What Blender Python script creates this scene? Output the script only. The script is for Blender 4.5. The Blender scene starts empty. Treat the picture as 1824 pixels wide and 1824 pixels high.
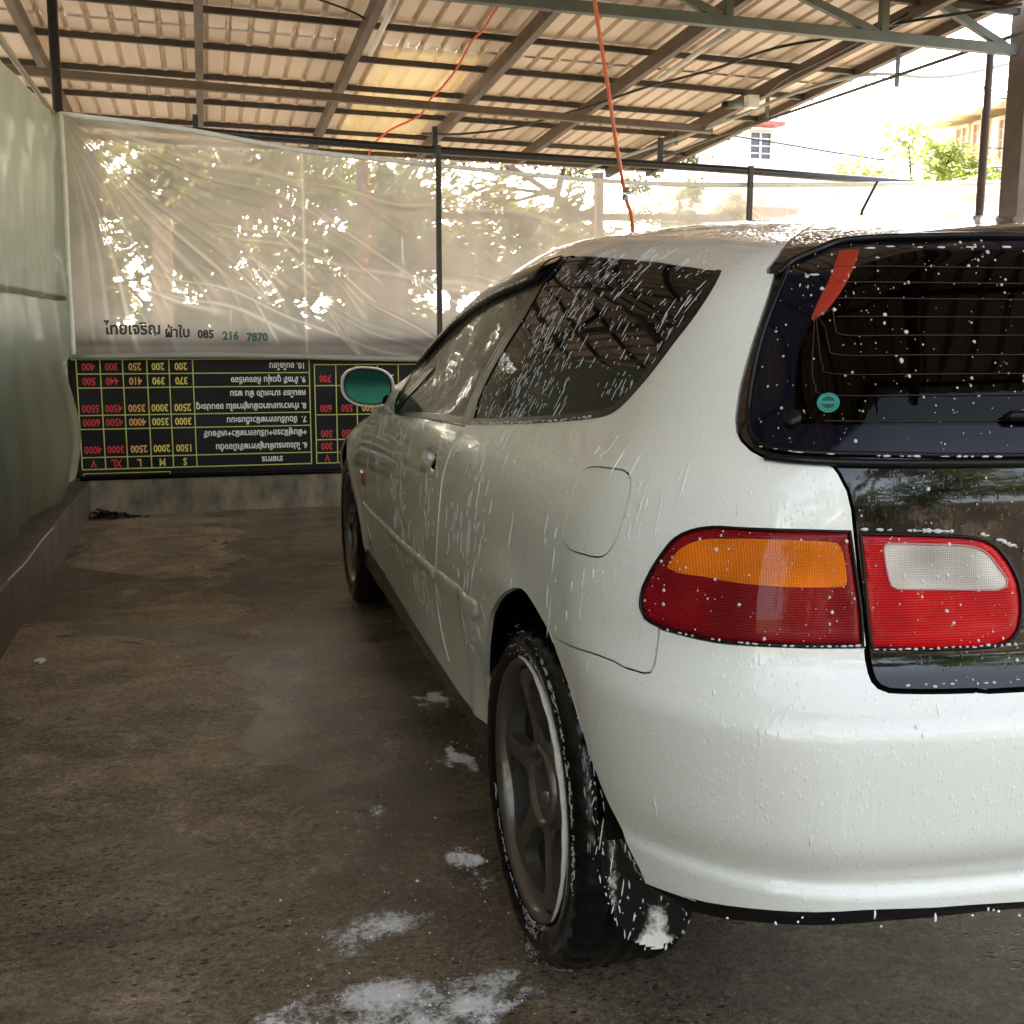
import bpy, bmesh, math, random
import numpy as np
from mathutils import Vector, Matrix, geometry

scene = bpy.context.scene
COL = scene.collection

# ------------------------------------------------------------------ camera
cam_d = bpy.data.cameras.new('camera')
cam = bpy.data.objects.new('camera', cam_d)
COL.objects.link(cam)
cam_d.sensor_width = 36.0
cam_d.lens = 36.0 * 1990 / 1824
cam_d.clip_start = 0.05
cam_d.clip_end = 500
def cam_axes(yaw, pitch, roll):
    f = np.array([math.sin(yaw)*math.cos(pitch), math.cos(yaw)*math.cos(pitch), -math.sin(pitch)])
    r = np.array([math.cos(yaw), -math.sin(yaw), 0.0]); u = np.cross(r, f)
    c, s = math.cos(roll), math.sin(roll)
    return r*c+u*s, -r*s+u*c, f
_r, _u, _f = cam_axes(.2617, .1616, .0025)
cam.matrix_world = Matrix(((_r[0], _u[0], -_f[0], -1.28), (_r[1], _u[1], -_f[1], -1.0), (_r[2], _u[2], -_f[2], 1.05), (0, 0, 0, 1)))
scene.camera = cam

# ------------------------------------------------------------------ light
SUN_AZ, SUN_EL = math.radians(9), math.radians(27)
world = bpy.data.worlds.new('World')
scene.world = world
world.use_nodes = True
wn = world.node_tree.nodes; wn.clear()
wo = wn.new('ShaderNodeOutputWorld'); wb = wn.new('ShaderNodeBackground'); ws = wn.new('ShaderNodeTexSky')
ws.sky_type = 'NISHITA'; ws.sun_disc = False; ws.sun_elevation = SUN_EL; ws.sun_rotation = SUN_AZ
ws.air_density = 1.0; ws.dust_density = 2.5; ws.ozone_density = 1.0
wb.inputs['Strength'].default_value = 0.15
wh = wn.new('ShaderNodeHueSaturation'); wh.inputs['Saturation'].default_value = .42      # hazy, nearly white sky
world.node_tree.links.new(ws.outputs[0], wh.inputs['Color']); world.node_tree.links.new(wh.outputs[0], wb.inputs[0]); world.node_tree.links.new(wb.outputs[0], wo.inputs[0])
sun_d = bpy.data.lights.new('sun', 'SUN'); sun = bpy.data.objects.new('sun', sun_d); COL.objects.link(sun)
sun_d.energy = 4.0; sun_d.angle = math.radians(0.5); sun_d.color = (1.0, .90, .74)
_sd = Vector((math.sin(SUN_AZ)*math.cos(SUN_EL), math.cos(SUN_AZ)*math.cos(SUN_EL), math.sin(SUN_EL)))
sun.rotation_euler = _sd.to_track_quat('Z', 'Y').to_euler()
scene.view_settings.view_transform = 'Standard'
scene.view_settings.look = 'None'
scene.view_settings.gamma = 1
scene.view_settings.exposure = 2.84
scene.render.engine = 'CYCLES'
scene.cycles.use_denoising = True
scene.cycles.max_bounces = 12
scene.cycles.transparent_max_bounces = 24
scene.cycles.diffuse_bounces = 5
scene.cycles.glossy_bounces = 5
scene.cycles.sample_clamp_indirect = 6.0
scene.cycles.caustics_reflective = False
scene.cycles.caustics_refractive = False

# ------------------------------------------------------------------ materials
def newmat(name):
    m = bpy.data.materials.new(name); m.use_nodes = True
    n = m.node_tree.nodes; n.clear()
    return m, n, m.node_tree.links
def pbr(name, col, rough=.5, metal=0.0, coat=0.0, coat_rough=.03, spec=.5, noise=0.0, nscale=8.0, bump=0.0, bscale=40.0, stretch=(1, 1, 1), rvar=0.0, trans=0.0, sss=0.0):
    m, n, l = newmat(name)
    o = n.new('ShaderNodeOutputMaterial'); b = n.new('ShaderNodeBsdfPrincipled'); l.new(b.outputs[0], o.inputs[0])
    b.inputs['Base Color'].default_value = (*col, 1); b.inputs['Roughness'].default_value = rough
    b.inputs['Metallic'].default_value = metal; b.inputs['Coat Weight'].default_value = coat
    b.inputs['Coat Roughness'].default_value = coat_rough; b.inputs['Specular IOR Level'].default_value = spec
    b.inputs['Transmission Weight'].default_value = trans
    tc = n.new('ShaderNodeTexCoord'); mp = n.new('ShaderNodeMapping'); mp.inputs['Scale'].default_value = stretch
    l.new(tc.outputs['Object'], mp.inputs['Vector'])
    if noise or rvar:
        t = n.new('ShaderNodeTexNoise'); t.inputs['Scale'].default_value = nscale; t.inputs['Detail'].default_value = 6
        t.inputs['Roughness'].default_value = .62; l.new(mp.outputs[0], t.inputs['Vector'])
        if noise:
            r = n.new('ShaderNodeMapRange'); r.inputs['From Min'].default_value = .3; r.inputs['From Max'].default_value = .7
            r.inputs['To Min'].default_value = 1-noise; r.inputs['To Max'].default_value = 1+noise*.6
            l.new(t.outputs['Fac'], r.inputs['Value'])
            x = n.new('ShaderNodeMix'); x.data_type = 'RGBA'; x.blend_type = 'MULTIPLY'; x.inputs[0].default_value = 1
            x.inputs[6].default_value = (*col, 1); l.new(r.outputs[0], x.inputs[7]); l.new(x.outputs[2], b.inputs['Base Color'])
        if rvar:
            r = n.new('ShaderNodeMapRange'); r.inputs['From Min'].default_value = .35; r.inputs['From Max'].default_value = .65
            r.inputs['To Min'].default_value = max(0, rough-rvar); r.inputs['To Max'].default_value = min(1, rough+rvar)
            l.new(t.outputs['Fac'], r.inputs['Value']); l.new(r.outputs[0], b.inputs['Roughness'])
    if bump:
        t = n.new('ShaderNodeTexNoise'); t.inputs['Scale'].default_value = bscale; t.inputs['Detail'].default_value = 4
        l.new(mp.outputs[0], t.inputs['Vector'])
        bp = n.new('ShaderNodeBump'); bp.inputs['Strength'].default_value = bump; bp.inputs['Distance'].default_value = .01
        l.new(t.outputs['Fac'], bp.inputs['Height']); l.new(bp.outputs[0], b.inputs['Normal'])
    return m

def paint(name, col, drops=1.0, rough=.38, spec=.5, cior=1.5):
    """car paint covered with water beads and run-down trails (bump only)"""
    m, n, l = newmat(name)
    o = n.new('ShaderNodeOutputMaterial'); b = n.new('ShaderNodeBsdfPrincipled'); l.new(b.outputs[0], o.inputs[0])
    b.inputs['Base Color'].default_value = (*col, 1); b.inputs['Roughness'].default_value = rough; b.inputs['Specular IOR Level'].default_value = spec
    b.inputs['Coat Weight'].default_value = 1; b.inputs['Coat Roughness'].default_value = .035; b.inputs['Coat IOR'].default_value = cior
    tc = n.new('ShaderNodeTexCoord')
    def mapped(sc):
        mp = n.new('ShaderNodeMapping'); mp.inputs['Scale'].default_value = sc; l.new(tc.outputs['Object'], mp.inputs['Vector']); return mp
    def math_(op, a, bv=None):
        q = n.new('ShaderNodeMath'); q.operation = op
        for i, v in enumerate((a, bv)):
            if v is None: continue
            if isinstance(v, (int, float)): q.inputs[i].default_value = v
            else: l.new(v, q.inputs[i])
        return q.outputs[0]
    # beads
    wob = n.new('ShaderNodeTexNoise'); wob.inputs['Scale'].default_value = 45; wob.inputs['Detail'].default_value = 2
    l.new(tc.outputs['Object'], wob.inputs['Vector'])
    mpb = mapped((1, 1, .62))
    addv = n.new('ShaderNodeVectorMath'); addv.operation = 'ADD'
    scv = n.new('ShaderNodeVectorMath'); scv.operation = 'SCALE'; scv.inputs['Scale'].default_value = .008
    l.new(wob.outputs['Color'], scv.inputs[0]); l.new(mpb.outputs[0], addv.inputs[0]); l.new(scv.outputs[0], addv.inputs[1])
    v = n.new('ShaderNodeTexVoronoi'); v.inputs['Scale'].default_value = 185; v.inputs['Randomness'].default_value = 1; l.new(addv.outputs[0], v.inputs['Vector'])
    sep = n.new('ShaderNodeSeparateColor'); l.new(v.outputs['Color'], sep.inputs[0])
    rad = math_('MULTIPLY', math_('MAXIMUM', math_('SUBTRACT', sep.outputs[0], .30), 0), .75)
    dome = math_('MAXIMUM', math_('SUBTRACT', rad, v.outputs['Distance']), 0)
    dome = math_('POWER', math_('MINIMUM', math_('MULTIPLY', dome, 4.0), 1), .5)
    # runs
    mpr = mapped((1, 1, .09))
    nr = n.new('ShaderNodeTexNoise'); nr.inputs['Scale'].default_value = 52; nr.inputs['Detail'].default_value = 3; nr.inputs['Distortion'].default_value = .35
    l.new(mpr.outputs[0], nr.inputs['Vector'])
    run = n.new('ShaderNodeMapRange'); run.interpolation_type = 'SMOOTHSTEP'
    run.inputs['From Min'].default_value = .53; run.inputs['From Max'].default_value = .66; l.new(nr.outputs['Fac'], run.inputs['Value'])
    zone = n.new('ShaderNodeTexNoise'); zone.inputs['Scale'].default_value = 5; zone.inputs['Detail'].default_value = 2; l.new(tc.outputs['Object'], zone.inputs['Vector'])
    zr = n.new('ShaderNodeMapRange'); zr.inputs['From Min'].default_value = .42; zr.inputs['From Max'].default_value = .62; l.new(zone.outputs['Fac'], zr.inputs['Value'])
    h = math_('ADD', math_('MULTIPLY', dome, .75), math_('MULTIPLY', math_('MULTIPLY', run.outputs[0], zr.outputs[0]), .30))
    fine = n.new('ShaderNodeTexNoise'); fine.inputs['Scale'].default_value = 9; fine.inputs['Detail'].default_value = 1; l.new(tc.outputs['Object'], fine.inputs['Vector'])
    bp = n.new('ShaderNodeBump'); bp.inputs['Strength'].default_value = .42*drops; bp.inputs['Distance'].default_value = .003
    l.new(h, bp.inputs['Height'])
    l.new(bp.outputs[0], b.inputs['Coat Normal'])
    bp2 = n.new('ShaderNodeBump'); bp2.inputs['Strength'].default_value = .22*drops; bp2.inputs['Distance'].default_value = .003
    l.new(h, bp2.inputs['Height']); l.new(bp2.outputs[0], b.inputs['Normal'])
    return m

def glassmat(name, tint, refl=1.0, ior=1.5, film=None, film_fac=0.0, bumpy=0.0):
    """thin pane: coloured transparency plus fresnel reflection, optional soap film (diffuse)"""
    m, n, l = newmat(name)
    o = n.new('ShaderNodeOutputMaterial'); tr = n.new('ShaderNodeBsdfTransparent'); gl = n.new('ShaderNodeBsdfGlossy')
    tr.inputs[0].default_value = (*tint, 1); gl.inputs['Roughness'].default_value = .02; gl.inputs[0].default_value = (refl, refl, refl, 1)
    fr = n.new('ShaderNodeFresnel'); fr.inputs['IOR'].default_value = ior
    mx = n.new('ShaderNodeMixShader'); l.new(fr.outputs[0], mx.inputs[0]); l.new(tr.outputs[0], mx.inputs[1]); l.new(gl.outputs[0], mx.inputs[2])
    last = mx
    tc = n.new('ShaderNodeTexCoord')
    if bumpy:
        mp = n.new('ShaderNodeMapping'); mp.inputs['Scale'].default_value = (1, 1, .12); l.new(tc.outputs['Object'], mp.inputs[0])
        t = n.new('ShaderNodeTexNoise'); t.inputs['Scale'].default_value = 30; l.new(mp.outputs[0], t.inputs['Vector'])
        bp = n.new('ShaderNodeBump'); bp.inputs['Strength'].default_value = bumpy; bp.inputs['Distance'].default_value = .003
        l.new(t.outputs['Fac'], bp.inputs['Height']); l.new(bp.outputs[0], gl.inputs['Normal'])
    if film:
        df = n.new('ShaderNodeBsdfDiffuse'); df.inputs[0].default_value = (*film, 1)
        tl = n.new('ShaderNodeBsdfTranslucent'); tl.inputs[0].default_value = (*film, 1)
        ad = n.new('ShaderNodeMixShader'); ad.inputs[0].default_value = .5; l.new(df.outputs[0], ad.inputs[1]); l.new(tl.outputs[0], ad.inputs[2])
        t = n.new('ShaderNodeTexNoise'); t.inputs['Scale'].default_value = 14; t.inputs['Detail'].default_value = 8; t.inputs['Roughness'].default_value = .75
        l.new(tc.outputs['Object'], t.inputs['Vector'])
        r = n.new('ShaderNodeMapRange'); r.inputs['From Min'].default_value = .3; r.inputs['From Max'].default_value = .75
        r.inputs['To Min'].default_value = film_fac*.35; r.inputs['To Max'].default_value = film_fac*1.6; l.new(t.outputs['Fac'], r.inputs[0])
        m2 = n.new('ShaderNodeMixShader'); l.new(r.outputs[0], m2.inputs[0]); l.new(mx.outputs[0], m2.inputs[1]); l.new(ad.outputs[0], m2.inputs[2]); last = m2
    l.new(last.outputs[0], o.inputs[0])
    return m

M = {}
M['steel_dark'] = pbr('dark_painted_steel', (.05, .042, .036), .45, noise=.35, nscale=12, spec=.4)
M['steel_brown'] = pbr('brown_primed_steel', (.105, .075, .055), .5, noise=.3, nscale=9)
M['steel_grey'] = pbr('grey_green_painted_steel', (.085, .10, .085), .45, noise=.25, nscale=10)
M['pipe_black'] = pbr('black_painted_pipe', (.012, .012, .013), .35, noise=.2)
M['rail_white'] = pbr('white_hem_tape', (.80, .81, .77), .45, noise=.12, nscale=20)
M['pvc'] = pbr('grey_plastic_pipe', (.35, .40, .38), .4, noise=.1)
M['cable'] = pbr('black_cable', (.012, .012, .012), .5)
M['white_plastic'] = pbr('white_plastic', (.7, .7, .68), .4)
M['orange'] = pbr('orange_rubber_hose', (.62, .13, .025), .4, noise=.15, nscale=30)
M['red_cord'] = pbr('red_cord', (.65, .09, .03), .5)
M['rubber'] = pbr('wet_black_rubber', (.006, .006, .0065), .2, spec=.32, bump=.08, bscale=120, rvar=.1, nscale=30)
M['rubber_flap'] = pbr('wet_flap_rubber', (.005, .005, .006), .16, spec=.3, bump=.15, bscale=14)
M['black_trim'] = pbr('black_trim', (.006, .006, .007), .22, spec=.22)
M['black_matt'] = pbr('black_lining', (.006, .006, .006), .9, spec=.1)
M['foam'] = pbr('white_soap_foam', (.93, .935, .94), .45, bump=.3, bscale=220, sss=.1)
M['cabin'] = pbr('dark_cabin_cloth', (.03, .032, .034), .8, noise=.2, nscale=60)
M['chrome'] = pbr('bright_steel', (.75, .72, .66), .2, metal=1)
M['bark'] = pbr('bark', (.12, .085, .055), .85, noise=.4, nscale=14, bump=.6, bscale=25)
M['skin_dark'] = pbr('skin', (.28, .16, .10), .5)
M['cloth_dark'] = pbr('dark_blue_cloth', (.012, .012, .016), .85, noise=.2)
M['cloth_red'] = pbr('red_cloth', (.45, .06, .05), .85)
M['hair'] = pbr('black_hair', (.01, .009, .009), .5)

# ------------------------------------------------------------------ object helpers
def tag(o, label=None, cat=None, group=None, kind=None):
    if label: o['label'] = label
    if cat: o['category'] = cat
    if group: o['group'] = group
    if kind or cat: o['kind'] = kind or 'thing'
    return o
def empty(name, loc=(0, 0, 0)):
    o = bpy.data.objects.new(name, None); COL.objects.link(o); o.location = loc; o.empty_display_size = .1
    return o
def obj(name, bm, mat, parent=None, smooth=False):
    me = bpy.data.meshes.new(name); bm.to_mesh(me); bm.free()
    return link(name, me, mat, parent, smooth)
def link(name, me, mat, parent=None, smooth=False):
    o = bpy.data.objects.new(name, me); COL.objects.link(o)
    if mat: me.materials.append(mat)
    if parent:
        o.parent = parent
        o.location = -Vector(parent.location) if not parent.parent else (0, 0, 0)
    if smooth:
        me.polygons.foreach_set('use_smooth', [True]*len(me.polygons)); me.update()
    return o
def pydata(name, v, f, mat, parent=None, smooth=False):
    me = bpy.data.meshes.new(name); me.from_pydata([tuple(map(float, p)) for p in v], [], [tuple(int(i) for i in q) for q in f]); me.update()
    return link(name, me, mat, parent, smooth)
def add_box(bm, c, s, rot=None, bev=0.0):
    r = bmesh.ops.create_cube(bm, size=1.0)
    vs = r['verts']
    bmesh.ops.scale(bm, vec=s, verts=vs)
    if bev > 0:
        es = list({e for v in vs for e in v.link_edges})
        rb = bmesh.ops.bevel(bm, geom=es, offset=bev, segments=2, affect='EDGES', profile=.7)
        vs = list({v for f in rb['faces'] for v in f.verts} | {v for v in vs if v.is_valid})
    if rot is not None: bmesh.ops.rotate(bm, cent=(0, 0, 0), matrix=rot, verts=vs)
    bmesh.ops.translate(bm, vec=c, verts=vs)
    return vs
def beam(bm, a, b, w, h, bev=0.0):
    """box beam from a to b, w sideways and h upwards"""
    a, b = Vector(a), Vector(b); d = b-a; L = d.length; d.normalize()
    up = Vector((0, 0, 1)) if abs(d.z) < .95 else Vector((0, 1, 0))
    x = d.cross(up).normalized(); z = x.cross(d).normalized()
    R = Matrix((x, d, z)).transposed().to_3x3()
    return add_box(bm, (a+b)/2, (w, L, h), R, bev)
def catmull(pts, n=8, closed=False):
    P = [np.array(p, float) for p in pts]; out = []; m = len(P)
    rng = range(m) if closed else range(m-1)
    for i in rng:
        p1, p2 = P[i], P[(i+1) % m]
        p0 = P[i-1] if (closed or i > 0) else 2*p1-p2
        p3 = P[(i+2) % m] if (closed or i+2 < m) else 2*p2-p1
        for k in range(n):
            t = k/n
            out.append(.5*((2*p1)+(-p0+p2)*t+(2*p0-5*p1+4*p2-p3)*t*t+(-p0+3*p1-3*p2+p3)*t**3))
    if not closed: out.append(P[-1])
    return out
def tube(bm, pts, r, seg=8, cap=True):
    P = [Vector(p) for p in pts]; rings = []
    R = r if hasattr(r, '__len__') else [r]*len(P)
    t0 = (P[1]-P[0]).normalized(); ref = Vector((0, 0, 1)) if abs(t0.z) < .9 else Vector((1, 0, 0))
    x = t0.cross(ref).normalized()
    for i, p in enumerate(P):
        t = (P[min(i+1, len(P)-1)]-P[max(i-1, 0)]).normalized()
        x = (x-t*x.dot(t)).normalized(); y = t.cross(x)
        rings.append([bm.verts.new(p+(x*math.cos(a)+y*math.sin(a))*R[i]) for a in [2*math.pi*k/seg for k in range(seg)]])
    for a, b in zip(rings, rings[1:]):
        for k in range(seg):
            f = bm.faces.new((a[k], a[(k+1) % seg], b[(k+1) % seg], b[k])); f.smooth = True
    if cap:
        bm.faces.new(rings[0][::-1]); bm.faces.new(rings[-1])
def lathe_x(bm, prof, c, seg=64, sgn=-1):
    """profile (x_out, r) turned about an axis parallel to x through c"""
    rings = []
    for (xo, r) in prof:
        rings.append([bm.verts.new((c[0]+sgn*xo, c[1]+r*math.cos(a), c[2]+r*math.sin(a))) for a in [2*math.pi*k/seg for k in range(seg)]])
    for a, b in zip(rings, rings[1:]):
        for k in range(seg):
            q = (a[k], a[(k+1) % seg], b[(k+1) % seg], b[k])
            f = bm.faces.new(q if sgn < 0 else q[::-1]); f.smooth = True
rnd = random.Random(7)
# ================================================================== SETTING
# ---- wet concrete floor
def floor_material():
    m, n, l = newmat('wet_concrete')
    o = n.new('ShaderNodeOutputMaterial'); b = n.new('ShaderNodeBsdfPrincipled'); l.new(b.outputs[0], o.inputs[0])
    tc = n.new('ShaderNodeTexCoord')
    def noise(scale, det=5, rough=.6, vec=None, dist=0):
        t = n.new('ShaderNodeTexNoise'); t.inputs['Scale'].default_value = scale; t.inputs['Detail'].default_value = det
        t.inputs['Roughness'].default_value = rough; t.inputs['Distortion'].default_value = dist
        l.new(vec or tc.outputs['Object'], t.inputs['Vector']); return t.outputs['Fac']
    def rng(v, a, c, d=0.0, e=1.0):
        r = n.new('ShaderNodeMapRange'); r.interpolation_type = 'SMOOTHSTEP'
        for k, q in zip(('From Min', 'From Max', 'To Min', 'To Max'), (a, c, d, e)): r.inputs[k].default_value = q
        l.new(v, r.inputs['Value']); return r.outputs[0]
    def mix(fac, c1, c2, mode='MIX'):
        x = n.new('ShaderNodeMix'); x.data_type = 'RGBA'; x.blend_type = mode
        if isinstance(fac, float): x.inputs[0].default_value = fac
        else: l.new(fac, x.inputs[0])
        for i, c in ((6, c1), (7, c2)):
            if isinstance(c, tuple): x.inputs[i].default_value = (*c, 1)
            else: l.new(c, x.inputs[i])
        return x.outputs[2]
    def mul(a, c, op='MULTIPLY'):
        q = n.new('ShaderNodeMath'); q.operation = op
        for i, z in enumerate((a, c)):
            if isinstance(z, float): q.inputs[i].default_value = z
            else: l.new(z, q.inputs[i])
        return q.outputs[0]
    big = noise(1.1, 6, .65, dist=.5); mid = noise(6, 8, .72, dist=.3); fine = noise(75, 5, .75); sand = noise(260, 3, .7)
    mp = n.new('ShaderNodeMapping'); mp.inputs['Scale'].default_value = (.55, 1.5, 1); mp.inputs['Rotation'].default_value = (0, 0, .35); l.new(tc.outputs['Object'], mp.inputs[0])
    wipe = noise(3.4, 8, .68, mp.outputs[0], .9)
    base = mix(rng(big, .35, .65), (.105, .079, .054), (.245, .188, .130))
    base = mix(rng(mid, .42, .70, 0, .75), base, (.40, .315, .225))
    base = mix(rng(wipe, .50, .66, 0, .80), base, (.052, .041, .031))
    base = mix(rng(fine, .46, .70, 0, .60), base, (.36, .275, .19))
    base = mix(rng(fine, .50, .30, 0, .55), base, (.050, .040, .030))
    base = mix(rng(sand, .58, .72, 0, .55), base, (.56, .47, .36))
    base = mix(rng(sand, .44, .32, 0, .50), base, (.035, .028, .022))
    grain = noise(46, 8, .82); grain2 = noise(140, 4, .8)
    gm_ = n.new('ShaderNodeMapRange'); gm_.inputs['From Min'].default_value = .33; gm_.inputs['From Max'].default_value = .67; gm_.inputs['To Min'].default_value = .55; gm_.inputs['To Max'].default_value = 2.1; l.new(grain, gm_.inputs['Value'])
    gm2 = n.new('ShaderNodeMapRange'); gm2.inputs['From Min'].default_value = .35; gm2.inputs['From Max'].default_value = .65; gm2.inputs['To Min'].default_value = .60; gm2.inputs['To Max'].default_value = 1.42; l.new(grain2, gm2.inputs['Value'])
    base = mix(1.0, base, mul(gm_.outputs[0], gm2.outputs[0]), 'MULTIPLY')
    worn = rng(noise(1.5, 5, .62, dist=.3), .44, .58)
    mps = n.new('ShaderNodeMapping'); mps.inputs['Scale'].default_value = (.62, 1.25, 1); mps.inputs['Rotation'].default_value = (0, 0, .3); l.new(tc.outputs['Object'], mps.inputs[0])
    dis = n.new('ShaderNodeVectorMath'); dis.operation = 'ADD'; ds = n.new('ShaderNodeVectorMath'); ds.operation = 'SCALE'; ds.inputs['Scale'].default_value = .012
    nn = n.new('ShaderNodeTexNoise'); nn.inputs['Scale'].default_value = 60; l.new(tc.outputs['Object'], nn.inputs['Vector']); l.new(nn.outputs['Color'], ds.inputs[0]); l.new(mps.outputs[0], dis.inputs[0]); l.new(ds.outputs[0], dis.inputs[1])
    def specks(scale, lo_, hi_, t0, t1, ch=0):
        v = n.new('ShaderNodeTexVoronoi'); v.inputs['Scale'].default_value = scale; l.new(dis.outputs[0], v.inputs['Vector'])
        sp = n.new('ShaderNodeSeparateColor'); l.new(v.outputs['Color'], sp.inputs[0])
        return mul(rng(v.outputs['Distance'], hi_, lo_), rng(sp.outputs[ch], t0, t1))
    dark = mul(specks(78, .18, .44, .66, .74), worn); dark2 = mul(specks(150, .2, .45, .72, .78, 1), worn)
    light = mul(specks(95, .15, .40, .82, .88, 2), worn); grit = mul(specks(190, .15, .40, .86, .9), worn)
    base = mix(mul(dark, .9), base, (.020, .015, .016)); base = mix(mul(dark2, .75), base, (.030, .022, .020))
    base = mix(mul(light, .6), base, (.42, .35, .27)); base = mix(mul(grit, .9), base, (.72, .70, .66))
    # water lies along the side of the car and in shallow hollows
    sx_ = n.new('ShaderNodeSeparateXYZ'); l.new(tc.outputs['Object'], sx_.inputs[0])
    wx = mul(sx_.outputs[0], mul(noise(1.7, 6, .62, dist=.4), 1.5), 'ADD')
    along = rng(wx, -.52, -.40); hollow = rng(noise(.9, 5, .6, dist=.8), .50, .58)
    wet = mul(along, hollow, 'MAXIMUM')
    base = mix(mul(wet, .50), base, (.020, .016, .012))
    l.new(base, b.inputs['Base Color'])
    rg = n.new('ShaderNodeMapRange'); rg.inputs['To Min'].default_value = .46; rg.inputs['To Max'].default_value = .15; l.new(wet, rg.inputs['Value'])
    l.new(rg.outputs[0], b.inputs['Roughness']); b.inputs['Specular IOR Level'].default_value = .25
    h = mul(mul(mid, 1.0), mul(fine, .45), 'ADD'); h = mul(mul(h, mul(sand, .16), 'ADD'), mul(grain, .5), 'ADD'); h = mul(h, mul(dark, .7), 'SUBTRACT')
    bp = n.new('ShaderNodeBump'); bp.inputs['Distance'].default_value = .008
    st_ = n.new('ShaderNodeMapRange'); st_.inputs['To Min'].default_value = .85; st_.inputs['To Max'].default_value = .40; l.new(wet, st_.inputs['Value']); l.new(st_.outputs[0], bp.inputs['Strength'])
    l.new(h, bp.inputs['Height']); l.new(bp.outputs[0], b.inputs['Normal'])
    return m
bm = bmesh.new()
bmesh.ops.create_grid(bm, x_segments=8, y_segments=8, size=1)
for v in bm.verts: v.co = Vector((v.co.x*3.35+1.35, v.co.y*8.6-2.85, 0))
tag(obj('concrete_floor', bm, floor_material()), kind='structure')
gm = pbr('dusty_ground', (.42, .35, .25), .9, noise=.4, nscale=1.5, bump=.3)
bm = bmesh.new(); bmesh.ops.create_grid(bm, x_segments=4, y_segments=4, size=150)
for v in bm.verts: v.co.z = -.03
tag(obj('ground', bm, gm), kind='structure')

# ---- low concrete kerb walls
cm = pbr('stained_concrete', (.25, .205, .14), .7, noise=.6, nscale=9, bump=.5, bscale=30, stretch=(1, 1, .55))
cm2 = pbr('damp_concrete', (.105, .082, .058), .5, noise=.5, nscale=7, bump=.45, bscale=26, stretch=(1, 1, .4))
def kerb(name, a, b, w, h, mat, n=40):
    bm = bmesh.new(); beam(bm, (*a, h/2-.02), (*b, h/2-.02), w, h+.04, .012)
    r2 = random.Random(3)
    return obj(name, bm, mat, smooth=False)
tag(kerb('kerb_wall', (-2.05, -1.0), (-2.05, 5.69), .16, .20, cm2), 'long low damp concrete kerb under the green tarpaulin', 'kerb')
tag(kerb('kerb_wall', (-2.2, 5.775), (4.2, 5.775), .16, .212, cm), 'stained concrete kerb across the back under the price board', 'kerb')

# ---- price board, hung upside down
board_z0, board_z1 = .222, 1.03
root = tag(empty('price_board', (-.2, 5.71, .222)), 'black price board hung upside down behind the clear curtain', 'price board')
bmat = pbr('black_vinyl_banner', (.012, .011, .015), .45, noise=.3, spec=.25, nscale=5, bump=.15, bscale=12)
bm = bmesh.new()
nx, nz = 60, 10
gv = [[bm.verts.new((-2.03+i*(3.4/nx), 5.71+.006*math.sin(i*.5)+.004*math.sin(j*1.1+i*.17), board_z0+(board_z1-board_z0)*j/nz)) for j in range(nz+1)] for i in range(nx+1)]
for i in range(nx):
    for j in range(nz): bm.faces.new((gv[i][j], gv[i+1][j], gv[i+1][j+1], gv[i][j+1]))
obj('board_sheet', bm, bmat, root, True)
bm = bmesh.new(); tube(bm, [(-2.02, 5.69, .212), (1.4, 5.69, .212)], .014, 8); obj('bottom_rod', bm, M['black_trim'], root)
line_m = pbr('printed_yellow_green_line', (.62, .66, .16), .5); txt_w = pbr('printed_white', (.85, .85, .82), .5)
txt_y = pbr('printed_yellow', (.85, .72, .16), .5); txt_o = pbr('printed_orange', (.85, .45, .16), .5); txt_r = pbr('printed_red', (.68, .05, .06), .5)
txt_g = pbr('printed_faded_grey', (.30, .30, .28), .5)
YT = 5.697
bm = bmesh.new()
def ln(x0, z0, x1, z1, w=.006):
    add_box(bm, ((x0+x1)/2, YT, (z0+z1)/2), (max(abs(x1-x0), w), .002, max(abs(z1-z0), w)))
def zq(zl, zr, x): return zl+(zr-zl)*(x+2.01)/1.3
colsL = [-2.005, -1.88, -1.76, -1.63, -1.51, -1.38, -.722]
rowsL = [.262, .330, .490, .568, .722, .800, .880]
for x in colsL: ln(x, .262, x, .880)
for z in rowsL: ln(-2.005, z, -.722, z)
colsR = [-.692, -.567, -.445, -.32, -.195, -.07, .6]
rowsR = [.262, .325, .402, .550, .722, .845]
for x in colsR: ln(x, .262, x, .845)
for z in rowsR: ln(-.692, z, .6, z)
ln(-2.0, .238, -1.53, .238, .004); ln(-2.0, .226, -2.0, .238, .004); ln(-1.53, .226, -1.53, .238, .004)
obj('table_rules', bm, line_m, root)
FONT_CACHE = {}
def text_mesh(s, size, align='CENTER', off=.0016):
    c = bpy.data.curves.new('t', 'FONT'); c.body = s; c.size = size; c.align_x = align; c.align_y = 'CENTER'; c.resolution_u = 2
    c.offset = off; c.extrude = .0007
    o = bpy.data.objects.new('t', c); COL.objects.link(o)
    bpy.context.view_layer.update()
    dg = bpy.context.evaluated_depsgraph_get()
    me = bpy.data.meshes.new_from_object(o.evaluated_get(dg))
    bpy.data.objects.remove(o); bpy.data.curves.remove(c)
    return me
def put_text(items, name, mat, parent, flip=True, y=YT-.002):
    """items: (string, x, z, size, align, xscale); one mesh per written string"""
    for (s, x, z, size, al, xs) in items:
        me = text_mesh(s, size, al, .0016 if flip else .0024)
        for v in me.vertices:
            px, pz = v.co.x*xs, v.co.y
            if flip: px, pz = -px, -pz
            v.co = Vector((x+px, y+v.co.z*.5, z+pz))
        link(name, me, mat, parent)
SZ = .058
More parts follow.
